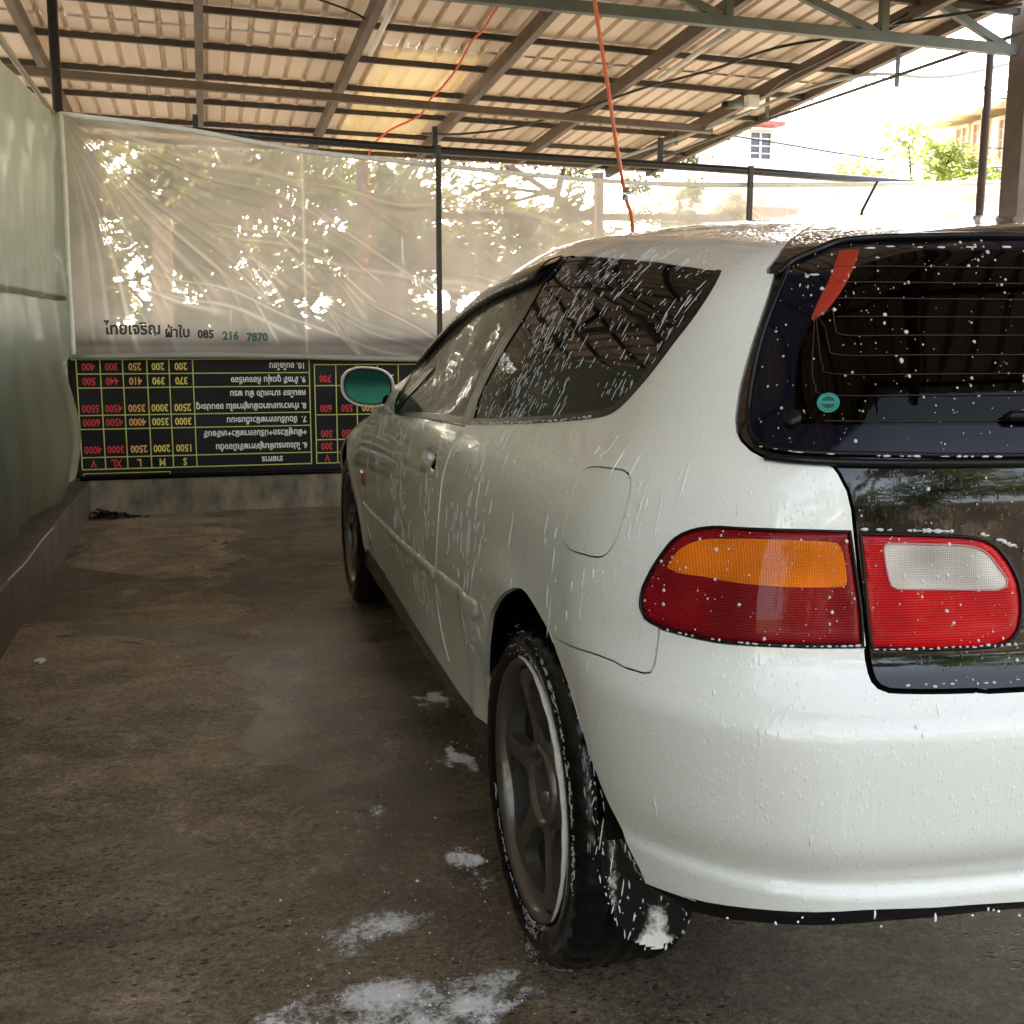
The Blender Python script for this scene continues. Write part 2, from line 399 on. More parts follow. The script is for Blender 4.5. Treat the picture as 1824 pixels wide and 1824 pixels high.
cx = [(colsL[i]+colsL[i+1])/2 for i in range(5)]      # V XL L M S
price = {'4000': 0}
rows = [(.296, ['V', 'XL', 'L', 'M', 'S']), (.375, ['4000', '3000', '2500', '2000', '1500']), (.529, ['6000', '4500', '4000', '3500', '3000']),
        (.608, ['5500', '4500', '3500', '3000', '2500']), (.761, ['500', '440', '410', '390', '370']), (.842, ['400', '300', '250', '200', '200'])]
groups = {'r': [], 'o': [], 'y': [], 'w': [], 'g': []}
for z, vals in rows:
    for i, s in enumerate(vals): groups['r' if i < 2 else ('o' if i == 2 else 'y')].append((s, cx[i], z, SZ, 'CENTER', .80))
TX = -.745
for s, z, al, x in [('รายการ', .296, 'CENTER', -.95), ('6. โปรแกรมฟื้นฟูสภาพสีเบื้องต้น', .374, 'LEFT', TX), ('+ฟื้นฟูผิวรถ+ปรับสภาพผิว+เคลือบสี', .452, 'LEFT', TX),
             ('7.  ขัดปรับสภาพผิวเต็มระบบ', .529, 'LEFT', TX), ('8. ทำความสะอาดฟื้นฟูภายใน ขอบประตู', .608, 'LEFT', TX), ('คอนโซล เบาะหนัง พื้น พรม', .682, 'LEFT', TX),
             ('9. ล้างสี ดูดฝุ่น ห้องเครื่อง', .761, 'LEFT', TX), ('10. อบโอโซน', .842, 'LEFT', TX)]:
    groups['w'].append((s, x, z, .048, al, .86))
for z, vals in [(.294, ['V', 'XL', 'L', 'M']), (.365, ['300', '250', '230', '200']), (.440, ['500', '450', '400', '350']), (.590, ['600', '550', '500', '450']), (.765, ['700', '650', '600', '550'])]:
    for i, s in enumerate(vals): groups['r' if i < 2 else ('o' if i == 2 else 'y')].append((s, (colsR[i]+colsR[i+1])/2, z, SZ, 'CENTER', .80))
groups['g'].append(('2. อบโอโซน', -.78, .975, .048, 'LEFT', .86)); groups['g'].append(('100', -1.42, .975, .055, 'CENTER', .8)); groups['g'].append(('200', -1.6, .975, .055, 'CENTER', .8))
for k, nm, mt in (('r', 'price_figure', txt_r), ('o', 'price_figure', txt_o), ('y', 'price_figure', txt_y), ('w', 'service_text', txt_w), ('g', 'service_text', txt_g)):
    put_text(groups[k], nm, mt, root)

# ---- clear plastic curtain at the back
def sheet_material():
    m, n, l = newmat('clear_plastic_sheet')
    o = n.new('ShaderNodeOutputMaterial')
    tr = n.new('ShaderNodeBsdfTransparent'); tr.inputs[0].default_value = (.93, .91, .86, 1)
    gl = n.new('ShaderNodeBsdfGlossy'); gl.inputs['Roughness'].default_value = .12
    df = n.new('ShaderNodeBsdfDiffuse'); df.inputs[0].default_value = (.84, .81, .76, 1)
    tl = n.new('ShaderNodeBsdfTranslucent'); tl.inputs[0].default_value = (.95, .89, .80, 1)
    tc = n.new('ShaderNodeTexCoord')
    rf = n.new('ShaderNodeBsdfRefraction'); rf.inputs['IOR'].default_value = 1.01; rf.inputs['Roughness'].default_value = .10; rf.inputs['Color'].default_value = (.97, .93, .86, 1)
    m0 = n.new('ShaderNodeMixShader'); m0.inputs[0].default_value = .68; l.new(tr.outputs[0], m0.inputs[1]); l.new(rf.outputs[0], m0.inputs[2])
    fr = n.new('ShaderNodeFresnel'); fr.inputs['IOR'].default_value = 1.45
    m1 = n.new('ShaderNodeMixShader'); l.new(fr.outputs[0], m1.inputs[0]); l.new(m0.outputs[0], m1.inputs[1]); l.new(gl.outputs[0], m1.inputs[2])
    m2 = n.new('ShaderNodeMixShader'); m2.inputs[0].default_value = .6; l.new(df.outputs[0], m2.inputs[1]); l.new(tl.outputs[0], m2.inputs[2])
    # haze: base + whitened creases (attribute painted by the fold pattern) + scuffs
    at = n.new('ShaderNodeAttribute'); at.attribute_name = 'crease'
    t = n.new('ShaderNodeTexNoise'); t.inputs['Scale'].default_value = 3.5; t.inputs['Detail'].default_value = 6; l.new(tc.outputs['Object'], t.inputs['Vector'])
    r = n.new('ShaderNodeMapRange'); r.inputs['From Min'].default_value = .3; r.inputs['From Max'].default_value = .7; r.inputs['To Min'].default_value = .38; r.inputs['To Max'].default_value = .60
    l.new(t.outputs['Fac'], r.inputs[0])
    a = n.new('ShaderNodeMath'); a.operation = 'ADD'; a.use_clamp = True; l.new(r.outputs[0], a.inputs[0]); l.new(at.outputs['Fac'], a.inputs[1])
    m3 = n.new('ShaderNodeMixShader'); l.new(a.outputs[0], m3.inputs[0]); l.new(m1.outputs[0], m3.inputs[1]); l.new(m2.outputs[0], m3.inputs[2])
    l.new(m3.outputs[0], o.inputs[0])
    return m
TOPX = [-2.0, -1.45, -1.07, -.67, -.01, .48, .79, 1.51, 2.67, 4.04]; TOPZ = [2.17, 2.13, 2.08, 2.03, 1.99, 1.96, 1.945, 1.93, 1.97, 2.03]
def sheet_top(x): return float(np.interp(x, TOPX, TOPZ))
curt = tag(empty('plastic_curtain', (-1.99, 5.6, .9)), 'creased clear plastic curtain with white hem hung across the back', 'curtain')
nx, nz = 860, 240
X = np.linspace(-2.005, 4.04, nx+1); Vv = np.linspace(0, 1, nz+1)
GX, GV = np.meshgrid(X, Vv, indexing='ij')
topz = np.interp(GX, TOPX, TOPZ); GZ = .89+(topz-.89)*GV
folds = []
r1 = random.Random(11)
def seg_fold(x0, z0, x1, z1, w, amp, wh): folds.append((x0, z0, x1, z1, w, amp, wh))
for k in range(15):     # folds fanning from the upper left corner
    a = math.radians(-84+k*5.4+r1.uniform(-1.5, 1.5)); L = r1.uniform(.7, 2.6)
    s0 = r1.uniform(.03, .35)
    seg_fold(-1.99+s0*math.cos(a), 2.16+s0*math.sin(a), -1.99+L*math.cos(a), 2.16+L*math.sin(a), r1.uniform(.014, .03), r1.uniform(.005, .013), r1.choice([.06, .12, .22, .42]))
for k in range(34):     # long slack folds running down to the right
    x0 = r1.uniform(-1.9, 2.8); z0 = r1.uniform(1.2, 1.95); a = math.radians(r1.uniform(-34, -6)); L = r1.uniform(.5, 1.8)
    seg_fold(x0, z0, x0+L*math.cos(a), z0+L*math.sin(a), r1.uniform(.014, .03), r1.uniform(.004, .009), r1.choice([.05, .10, .20, .38]))
for k in range(26):     # short glints low down
    x0 = r1.uniform(-1.7, -.5); z0 = r1.uniform(1.1, 1.6); a = math.radians(r1.uniform(-62, -38)); L = r1.uniform(.12, .4)
    seg_fold(x0, z0, x0+L*math.cos(a), z0+L*math.sin(a), r1.uniform(.010, .018), r1.uniform(.003, .006), r1.choice([.1, .25, .4]))
GXw = GX+.02*np.sin(GZ*5.3+GX*1.9); GZw = GZ+.022*np.sin(GX*4.7-GZ*2.2)+.010*np.sin(GX*13+GZ*6)
GY = 5.6+.012*np.sin(GX*2.1+GZ*1.7)+.006*np.sin(GX*7.3-GZ*5)
CR = np.zeros_like(GX)
for (x0, z0, x1, z1, w, amp, wh) in folds:
    dx, dz = x1-x0, z1-z0; L2 = dx*dx+dz*dz
    s = np.clip(((GXw-x0)*dx+(GZw-z0)*dz)/L2, -.1, 1.1)
    d = np.hypot(GXw-x0-s*dx, GZw-z0-s*dz); fade = np.clip(np.minimum(s+.1, 1.1-s)*5, 0, 1)
    ww = w*(.4+1.1*s)
    g = np.exp(-(d/ww)**2)*fade
    GY -= amp*g; CR = np.maximum(CR, wh*np.exp(-(d/(ww*.42))**2)*fade)
CR += .55*np.exp(-((GX+.74)/.007)**2)*.6+.45*np.exp(-((GX-1.0)/.006)**2)*.5+.5*np.exp(-((GX-2.3)/.006)**2)*.5
CR += .22*np.clip((.965-GZ)/.02, 0, 1)           # doubled bottom band
vs = np.stack([GX, GY, GZ], -1).reshape(-1, 3)
idx = np.arange((nx+1)*(nz+1)).reshape(nx+1, nz+1)
fs = np.stack([idx[:-1, :-1], idx[1:, :-1], idx[1:, 1:], idx[:-1, 1:]], -1).reshape(-1, 4)
so = pydata('clear_sheet', vs, fs, sheet_material(), curt, True)
ca = so.data.attributes.new('crease', 'FLOAT', 'POINT'); ca.data.foreach_set('value', CR.reshape(-1).astype(np.float32))
bm = bmesh.new(); tube(bm, catmull([(x, 5.595, z+.004) for x, z in zip(TOPX, TOPZ)], 6), .014, 8); obj('top_hem', bm, M['rail_white'], curt)
bm = bmesh.new(); tube(bm, catmull([(-2.0, 5.59, 2.18), (-1.997, 5.585, 1.8), (-2.004, 5.585, 1.4), (-2.006, 5.59, .88)], 6), .015, 8); obj('side_hem', bm, M['rail_white'], curt)
bm = bmesh.new(); tube(bm, catmull([(-2.01, 5.585, .898), (-1.2, 5.585, .905), (-.1, 5.585, .878), (1.2, 5.585, .88), (4.04, 5.585, .89)], 6), .016, 8)
obj('bottom_pipe', bm, pbr('pale_conduit', (.42, .43, .40), .35, noise=.1), curt)
tm_b = pbr('stencil_black', (.02, .022, .02), .5); tm_g = pbr('stencil_green', (.03, .16, .07), .5)
def stencil(items, name, mat):
    return put_text(items, name, mat, curt, False, 5.555)
stencil([('ไทยเจริญ', -1.685, 1.048, .088, 'CENTER', .9), ('ผ้าใบ', -1.452, 1.03, .078, 'CENTER', .9), ('085', -1.30, 1.02, .062, 'CENTER', .95)], 'stencil_text', tm_b)
stencil([('216', -1.165, 1.012, .062, 'CENTER', .95), ('7870', -1.02, 1.004, .062, 'CENTER', .95)], 'stencil_text', tm_g)

# ---- black pipe frame the curtain hangs from
fr = tag(empty('pipe_frame', (-2.02, 5.75, 0)), 'black round pipe frame with uprights behind the clear curtain', 'frame')
bm = bmesh.new(); tube(bm, [(-2.05, 5.75, 2.165), (.02, 5.75, 2.098), (1.97, 5.75, 2.058), (4.3, 5.75, 1.99)], .024, 12); obj('top_pipe', bm, M['pipe_black'], fr, True)
for x, zt in ((.03, 2.09), (2.0, 2.05)):
    bm = bmesh.new(); beam(bm, (x, 5.548, 0), (x, 5.548, zt+.005), .029, .029, .003); obj('upright', bm, M['steel_dark'], fr)
bm = bmesh.new(); tube(bm, [(-2.035, 5.755, .21), (-2.02, 5.72, 2.9)], .027, 12); obj('upright', bm, M['pipe_black'], fr, True)
for x in (-1.31, .06, 1.50):
    bm = bmesh.new(); beam(bm, (x, 5.80, 2.07 if x > 0 else 2.13), (x, 5.80, 2.24), .03, .03, .003); obj('bracket', bm, M['pipe_black'], fr)

# ---- left tarpaulin: upper sheet lapping over a lower one of the same grey green
def tarp_material(name, col, tcol, mixf, rough):
    m, n, l = newmat(name)
    o = n.new('ShaderNodeOutputMaterial'); b = n.new('ShaderNodeBsdfPrincipled')
    b.inputs['Roughness'].default_value = rough; b.inputs['Specular IOR Level'].default_value = .5
    tc = n.new('ShaderNodeTexCoord'); t = n.new('ShaderNodeTexNoise'); t.inputs['Scale'].default_value = 2.2; t.inputs['Detail'].default_value = 7; l.new(tc.outputs['Object'], t.inputs['Vector'])
    x = n.new('ShaderNodeMix'); x.data_type = 'RGBA'; l.new(t.outputs['Fac'], x.inputs[0]); x.inputs[6].default_value = (*[c*.62 for c in col], 1); x.inputs[7].default_value = (*[min(1, c*1.25) for c in col], 1)
    l.new(x.outputs[2], b.inputs['Base Color'])
    tl = n.new('ShaderNodeBsdfTranslucent'); tl.inputs[0].default_value = (*tcol, 1)
    mp = n.new('ShaderNodeMapping'); mp.inputs['Scale'].default_value = (1, 1.6, .35); l.new(tc.outputs['Object'], mp.inputs[0])
    t2 = n.new('ShaderNodeTexNoise'); t2.inputs['Scale'].default_value = 16; t2.inputs['Detail'].default_value = 4; l.new(mp.outputs[0], t2.inputs['Vector'])
    bp = n.new('ShaderNodeBump'); bp.inputs['Strength'].default_value = .3; bp.inputs['Distance'].default_value = .012; l.new(t2.outputs['Fac'], bp.inputs['Height']); l.new(bp.outputs[0], b.inputs['Normal'])
    s = n.new('ShaderNodeMixShader'); s.inputs[0].default_value = mixf; l.new(b.outputs[0], s.inputs[1]); l.new(tl.outputs[0], s.inputs[2]); l.new(s.outputs[0], o.inputs[0])
    return m
tarp = tag(empty('tarpaulin', (-2.05, 3.0, .1)), 'greenish plastic tarpaulin hanging along the left side in two lapped halves', 'tarpaulin')
def tarp_sheet(name, z0f, z1f, xoff, mat, gather):
    ny, nz = 220, 70; Y = np.concatenate([np.linspace(-1.5, 5.60, ny-11), np.linspace(5.612, 5.745, 12)]); Q = np.linspace(0, 1, nz+1)
    gy, q = np.meshgrid(Y, Q, indexing='ij')
    z = z0f(gy)+(z1f(gy)-z0f(gy))*q
    bulge = .10*np.exp(-((z-.50)/.33)**2)*(.55+.45*np.exp(-((gy-5.2)/.9)**2))+.02*np.sin(gy*1.3)
    x = -2.10+bulge+xoff+.03*np.clip((z-1.4)/.8, 0, 1)
    x = x+.016*np.sin(gy*4.1+z*1.1)*np.clip(1.6-z, 0, 1)+.006*np.sin(gy*13+np.sin(z*5)*1.2)
    if gather:
        g = np.exp(-((z-1.36)/.24)**2); x = x+.016*g*np.sin(gy*44+np.sin(z*9)*2)+.006*g*np.sin(gy*95)
        x = x+.006*np.sin((gy*.7+z*1.2)*14)*np.clip((z-1.5)*1.5, 0, 1)
    else:
        x = x+.018*np.sin(gy*6.5+1.3*np.sin(z*4))*np.exp(-((z-.45)/.45)**2)+.008*np.sin(gy*21+z*3)*np.clip(1-z, 0, 1)
    x = x+np.clip(gy-5.62, 0, 1)*1.15*np.clip((z-.86)*12, 0, 1)
    ytuck = np.where(gy > 5.3, (gy-5.3)*.25*np.exp(-((z-.5)/.35)**2), 0)
    v = np.stack([x, gy+ytuck*.2, z], -1).reshape(-1, 3)
    idx = np.arange((ny+1)*(nz+1)).reshape(ny+1, nz+1)
    f = np.stack([idx[:-1, :-1], idx[1:, :-1], idx[1:, 1:], idx[:-1, 1:]], -1).reshape(-1, 4)
    return pydata(name, v, f, mat, tarp, True)
TARPM = tarp_material('grey_green_tarp', (.105, .118, .082), (.30, .30, .21), .45, .17)
tarp_sheet('upper_sheet', lambda y: 1.20+0*y, lambda y: 2.19+.03*np.sin(y*1.1), .010, TARPM, True)
tarp_sheet('lower_sheet', lambda y: .172+.008*np.sin(y*2.2), lambda y: 1.235+0*y, 0.0, TARPM, False)
bm = bmesh.new(); beam(bm, (-2.62, -1.0, .58), (-2.62, 6.0, .58), .12, 1.16)  # unseen slab added to keep light off the tarpaulin's lower half
tag(obj('light_blocker', bm, pbr('grey_light_blocker', (.10, .095, .08), .9, noise=.3)), 'added grey slab hidden behind the left tarpaulin to block light', 'wall')
bm = bmesh.new(); tube(bm, [(-2.055, -1.5, 2.2), (-2.04, 5.64, 2.185)], .013, 8); obj('top_rope', bm, pbr('tarp_rope', (.42, .40, .30), .6), tarp)
bm = bmesh.new(); tube(bm, catmull([(-1.98, 3.05, .20), (-1.955, 3.3, .215), (-1.94, 3.6, .24), (-1.93, 3.85, .245)], 5), .0025, 5)
tag(obj('twine', bm, pbr('pale_twine', (.5, .46, .3), .7)), 'loose end of pale twine lying over the left kerb', 'twine')

# ---- roof: corrugated sheets on purlins and rafters
def roof_z(y): return 3.15-.05*y
SK = .09      # the shed stands slightly askew to the car
def sk(x, y): return y+SK*(x+.3)
roofm = pbr('pink_cream_roof_sheet', (.64, .535, .445), .36, noise=.05, nscale=2, spec=.5, stretch=(3, .25, 1))
skym = None
def skylight_material():
    m, n, l = newmat('yellow_fibreglass_sheet')
    o = n.new('ShaderNodeOutputMaterial'); b = n.new('ShaderNodeBsdfPrincipled'); b.inputs['Base Color'].default_value = (.70, .60, .42, 1); b.inputs['Roughness'].default_value = .25
    tl = n.new('ShaderNodeBsdfTranslucent'); tl.inputs[0].default_value = (.85, .62, .25, 1); tr = n.new('ShaderNodeBsdfTransparent'); tr.inputs[0].default_value = (.9, .75, .45, 1)
    s = n.new('ShaderNodeMixShader'); s.inputs[0].default_value = .035; l.new(b.outputs[0], s.inputs[1]); l.new(tl.outputs[0], s.inputs[2])
    s2 = n.new('ShaderNodeMixShader'); s2.inputs[0].default_value = .004; l.new(s.outputs[0], s2.inputs[1]); l.new(tr.outputs[0], s2.inputs[2]); l.new(s2.outputs[0], o.inputs[0])
    return m
PITCH = .133
prof = [(0, 0), (.080, 0), (.092, .030), (.108, .030), (.120, 0)]
def corrugated(name, x0, x1, y0, y1, mat, dz=0.0, parent=None):
    bm = bmesh.new(); xs = []
    k0 = math.floor(x0/PITCH)
    x = k0*PITCH
    while x < x1:
        for dx, dzz in prof: xs.append((x+dx, dzz))
        x += PITCH
    xs = [(a, b) for a, b in xs if x0 <= a <= x1]
    ys = np.linspace(y0, y1, 14)
    rows = [[bm.verts.new((a-.02*(y-6)*.2, sk(a, y), roof_z(y)+b+dz)) for a, b in xs] for y in ys]
    for r0, r1 in zip(rows, rows[1:]):
        for i in range(len(xs)-1): bm.faces.new((r0[i], r0[i+1], r1[i+1], r1[i]))
    return obj(name, bm, mat, parent)
roof = tag(empty('shed_roof', (0, 5, 2.9)), 'lean-to roof of ribbed cream metal sheets on brown steel purlins', 'roof')
XL, XR = -3.6, 3.22
corrugated('upper_roof_sheet', XL, XR, -1.5, 6.55, roofm, 0.012, roof)
SKX0, SKX1 = -.13, .53
corrugated('lower_roof_sheet', XL, SKX0, 6.40, 9.9, roofm, 0, roof)
corrugated('lower_roof_sheet', SKX1, XR, 6.40, 9.9, roofm, 0, roof)
corrugated('skylight_sheet', SKX0-.03, SKX1+.03, 6.40, 9.9, skylight_material(), -.004, roof)
for y in [-1.33, -.6, .15, .9, 1.65, 2.4, 3.12, 3.85, 4.56, 5.27, 5.98, 6.68, 7.40, 8.10, 8.83, 9.6]:
    bm = bmesh.new(); beam(bm, (XL, sk(XL, y), roof_z(y)-.022), (XR, sk(XR, y), roof_z(y)-.022), .030, .036, .002); obj('purlin', bm, M['steel_dark'], roof)
for x in (-2.2, -1.25, -.32, .63, 1.56, 2.65):
    bm = bmesh.new(); beam(bm, (x+.02, -1.5, roof_z(-1.5)-.10), (x-.04, 9.2 if x < 2 else 9.9, roof_z(9.2)-.10), .048, .088, .003); obj('rafter', bm, M['steel_brown'], roof)
bm = bmesh.new(); beam(bm, (XR, -1.5, roof_z(-1.5)-.01), (XR-.1, 10.1, roof_z(10.1)-.01), .05, .06); obj('edge_trim', bm, M['steel_brown'], roof)
bm = bmesh.new(); beam(bm, (-3.4, 6.40, 2.575), (2.44, 7.10, 2.545), .05, .05, .003); obj('tie_beam', bm, M['steel_brown'], roof)
for x, y0, y1 in ((-.285, 5.0, 6.02), (1.63, 5.1, 6.15)):  # white conduit pipes along two rafters, not lamps
    bm = bmesh.new(); tube(bm, [(x, y0, roof_z(y0)-.17), (x, y1, roof_z(y1)-.17)], .017, 10)
    tag(obj('conduit_pipe', bm, M['white_plastic'], None, True), 'slim white tube fixed along the underside of the %s rafter' % ('middle' if x < 0 else 'right-hand'), 'tube')
# nearer truss on the right
tr = tag(empty('roof_truss', (2.0, 4.8, 2.66)), 'grey green steel truss crossing the upper right under the roof', 'truss')
bm = bmesh.new(); beam(bm, (-3.5, 4.8, 2.76), (3.27, 4.8, 2.645), .05, .058, .003); obj('bottom_chord', bm, M['steel_grey'], tr)
bm = bmesh.new(); beam(bm, (-3.5, 4.8, 2.93), (3.27, 4.8, 2.855), .036, .036, .003); obj('top_chord', bm, M['steel_dark'], tr)
for (xa, za, xb, zb) in ((2.36, 2.68, 1.62, 2.93), (3.2, 2.66, 2.44, 3.0), (1.42, 2.70, .75, 2.95), (.45, 2.70, -.2, 2.95)):
    bm = bmesh.new(); beam(bm, (xa, 4.8, za), (xb, 4.8, zb), .038, .042, .002); obj('diagonal', bm, M['steel_grey'], tr)
for x in (2.40, 1.46, .5, -.5):
    bm = bmesh.new(); beam(bm, (x, 4.8, 2.66), (x, 4.8, 2.93), .045, .045, .002); obj('web_post', bm, M['steel_grey'], tr)
# post at the right
bm = bmesh.new(); beam(bm, (3.37, 4.8, 0), (3.37, 4.8, 3.0), .16, .16, .006)
tag(obj('steel_post', bm, M['steel_brown']), 'thick brown square post holding the truss at the right edge', 'post')
bm = bmesh.new(); tube(bm, [(3.255, 5.0, 0), (3.25, 5.0, 2.69)], .026, 10)
tag(obj('steel_pipe_post', bm, M['steel_brown'], None, True), 'slimmer rusty pipe post standing beside the thick square post', 'post')
# gutter rail hung below the right edge of the roof
rl = tag(empty('hanging_rail', (2.9, 6.5, 2.6)), 'thin grey rail hung on straps below the right roof edge', 'rail')
bm = bmesh.new(); tube(bm, [(3.32, 4.2, 2.74), (3.02, 5.8, 2.66), (2.65, 7.7, 2.56), (2.52, 8.9, 2.5)], .012, 8); obj('rail', bm, M['steel_grey'], rl, True)
for (x, y) in ((3.06, 5.65), (2.82, 6.95), (2.60, 8.15)):
    bm = bmesh.new(); beam(bm, (x, y, 2.60), (x, y, roof_z(y)-.02), .028, .012); obj('strap', bm, M['steel_grey'], rl)
bm = bmesh.new(); tube(bm, catmull([(4.28, 6.0, 2.92), (3.91, 6.0, 2.82), (3.56, 6.0, 2.76), (3.08, 6.0, 2.75), (2.67, 6.2, 2.66), (2.40, 7.0, 2.55), (1.9, 8.8, 2.42)], 6), .012, 7)
tag(obj('water_hose', bm, M['pvc'], None, True), 'grey hose sagging from the right post to the roof edge', 'hose')
bm = bmesh.new(); tube(bm, catmull([(3.0, 4.43, 2.78), (2.56, 4.9, 2.77), (2.38, 5.2, 2.76), (2.08, 5.45, 2.73), (1.9, 5.94, 2.70), (1.65, 6.47, 2.68), (1.41, 6.82, 2.62), (1.22, 7.26, 2.60), (1.03, 7.65, 2.58), (.66, 7.9, 2.56), (.45, 8.3, 2.62)], 6), .009, 6)
tag(obj('power_cable', bm, M['cable'], None, True), 'black cable sagging along the underside of the roof past three rafters', 'cable')
bm = bmesh.new(); tube(bm, catmull([(2.48, 4.68, 2.76), (2.47, 5.35, 2.72), (2.45, 5.99, 2.69), (2.5, 6.4, 2.66), (2.42, 6.8, 2.64)], 6), .008, 6)
tag(obj('camera_cable', bm, M['cable'], None, True), 'black cable running along the right rafter to the security camera', 'cable')
bm = bmesh.new(); tube(bm, catmull([(-1.05, 5.27, 2.85), (-.75, 5.4, 2.82), (-.45, 5.6, 2.80), (-.30, 5.7, 2.76)], 6), .006, 6)
tag(obj('short_cable', bm, M['cable'], None, True), 'short black cable drooping from a purlin to the middle rafter', 'cable')
cc = tag(empty('security_camera', (2.40, 6.45, 2.6)), 'white security camera and box under the right rafter', 'camera')
bm = bmesh.new(); add_box(bm, (2.44, 6.45, 2.625), (.085, .07, .085), None, .008); obj('junction_box', bm, M['white_plastic'], cc)
bm = bmesh.new(); tube(bm, [(2.22, 6.40, 2.585), (2.36, 6.44, 2.605)], .028, 12); obj('camera_body', bm, M['steel_grey'], cc, True)
bm = bmesh.new(); tube(bm, [(2.20, 6.395, 2.583), (2.22, 6.40, 2.585)], .022, 12); obj('lens', bm, M['black_trim'], cc, True)
# orange hose hanging down behind the car
hs = tag(empty('pressure_hose', (.4, 3.7, 1.5)), 'orange hose hanging from the roof down behind the white car', 'hose')
bm = bmesh.new(); tube(bm, catmull([(.30, 3.86, 3.0), (.32, 3.7, 2.54), (.335, 3.7, 2.39), (.39, 3.7, 2.1), (.44, 3.7, 1.83), (.485, 3.7, 1.62), (.52, 3.7, 1.49), (.60, 3.9, 1.1), (.75, 4.4, .7), (.95, 4.5, .3), (1.3, 4.5, .04), (1.9, 4.6, .02)], 8), .0085, 10); obj('hose_line', bm, M['orange'], hs, True)
bm = bmesh.new(); tube(bm, [(.485, 3.69, 1.635), (.525, 3.68, 1.64)], .007, 8); tube(bm, [(.482, 3.70, 1.605), (.49, 3.70, 1.66)], .0145, 8); obj('hose_clip', bm, M['chrome'], hs, True)
bm = bmesh.new(); tube(bm, catmull([(.35, 4.7, 2.86), (.35, 5.45, 2.83), (.37, 5.85, 2.82), (.35, 6.09, 2.80), (.38, 6.61, 2.77), (.38, 7.1, 2.745), (.36, 7.49, 2.725), (.37, 8.01, 2.70), (.2, 8.6, 2.66), (.09, 8.9, 2.5), (.08, 8.9, 1.94), (.06, 8.9, 1.61), (-.08, 8.9, 1.4), (-.21, 8.9, 1.3)], 6), .008, 6)
tag(obj('air_cord', bm, M['red_cord'], None, True), 'thin red cord running under the skylight and down behind the curtain', 'cord')
bm = bmesh.new(); tube(bm, catmull([(3.45, 4.68, 2.55), (3.32, 4.68, 2.50), (3.30, 4.68, 2.40), (3.36, 4.68, 2.30), (3.46, 4.68, 2.28)], 6), .006, 6)
tag(obj('coiled_wire', bm, M['white_plastic'], None, True), 'loop of white wire on the thick right post', 'wire')
# ================================================================== BEYOND THE CURTAIN
def leaf_material(name, col, tcol):
    m, n, l = newmat(name)
    o = n.new('ShaderNodeOutputMaterial'); d = n.new('ShaderNodeBsdfPrincipled'); t = n.new('ShaderNodeBsdfTranslucent')
    d.inputs['Roughness'].default_value = .45
    tc = n.new('ShaderNodeTexCoord'); q = n.new('ShaderNodeTexNoise'); q.inputs['Scale'].default_value = 1.6; q.inputs['Detail'].default_value = 3; l.new(tc.outputs['Object'], q.inputs['Vector'])
    for node, c, nm in ((d, col, 'Base Color'), (t, tcol, 'Color')):
        x = n.new('ShaderNodeMix'); x.data_type = 'RGBA'; l.new(q.outputs['Fac'], x.inputs[0])
        x.inputs[6].default_value = (*[v*.6 for v in c], 1); x.inputs[7].default_value = (*[min(1, v*1.45) for v in c], 1); l.new(x.outputs[2], node.inputs[nm])
    s = n.new('ShaderNodeMixShader'); s.inputs[0].default_value = .4; l.new(d.outputs[0], s.inputs[1]); l.new(t.outputs[0], s.inputs[2]); l.new(s.outputs[0], o.inputs[0])
    return m
LEAF = [leaf_material('dark_foliage', (.065, .078, .035), (.19, .20, .075)), leaf_material('bright_foliage', (.11, .15, .035), (.42, .46, .09)), leaf_material('olive_foliage', (.06, .075, .03), (.22, .21, .07))]
def tree(x, y, h, cr, ch, label, seed, n=4200, leaf=.13, mat=0, clumps=26, group=None, lean=0.0):
    r = random.Random(seed)
    t = tag(empty('tree', (x, y, 0)), label, 'tree', group)
    bm = bmesh.new()
    top = h-ch*.45
    tube(bm, catmull([(x, y, -.05), (x+lean*.3+r.uniform(-.1, .1), y, top*.35), (x+lean*.7+r.uniform(-.15, .15), y+r.uniform(-.1, .1), top*.7), (x+lean, y, top)], 5), list(np.linspace(.02*h+.05, .035, 16)), 8)
    cs = []
    for k in range(clumps):
        while True:
            p = Vector((r.uniform(-1, 1), r.uniform(-1, 1), r.uniform(-1, 1)))
            if p.length < 1: break
        p = p.normalized()*(p.length**.45)
        c = Vector((x+lean+p.x*cr, y+p.y*cr, h-ch/2+p.z*ch/2))
        cs.append((c, r.uniform(.16, .36)*cr))
        if k % 3 == 0:
            s = Vector((x+lean*.7, y, top*r.uniform(.55, .95)))
            tube(bm, [s, (s+c)/2+Vector((0, 0, -.08)), c], [.05, .03, .012], 5)
    obj('trunk', bm, M['bark'], t)
    V, Fc = [], []
    per = n//clumps
    for c, rad in cs:
        for k in range(per):
            d = Vector((r.gauss(0, .5), r.gauss(0, .5), r.gauss(0, .38)))*rad
            p = c+d; L = leaf*r.uniform(.6, 1.25); w = L*r.uniform(.32, .5)
            a = Vector((r.uniform(-1, 1), r.uniform(-1, 1), r.uniform(-.9, .35))).normalized()
            b = a.cross(Vector((r.uniform(-1, 1), r.uniform(-1, 1), r.uniform(-1, 1)))).normalized()
            u = a.cross(b)*w*.25; k0 = len(V)
            V += [p, p+a*L*.5+b*w*.5+u, p+a*L, p+a*L*.5-b*w*.5+u]; Fc += [(k0, k0+1, k0+2), (k0, k0+2, k0+3)]
    pydata('crown', V, Fc, LEAF[mat], t)
    return t
GT = 'trees behind the clear curtain'
tree(-4.6, 13.5, 6.5, 2.3, 4.9, 'leafy dark green tree behind the left end of the curtain', 1, 9000, .15, 0, 34)
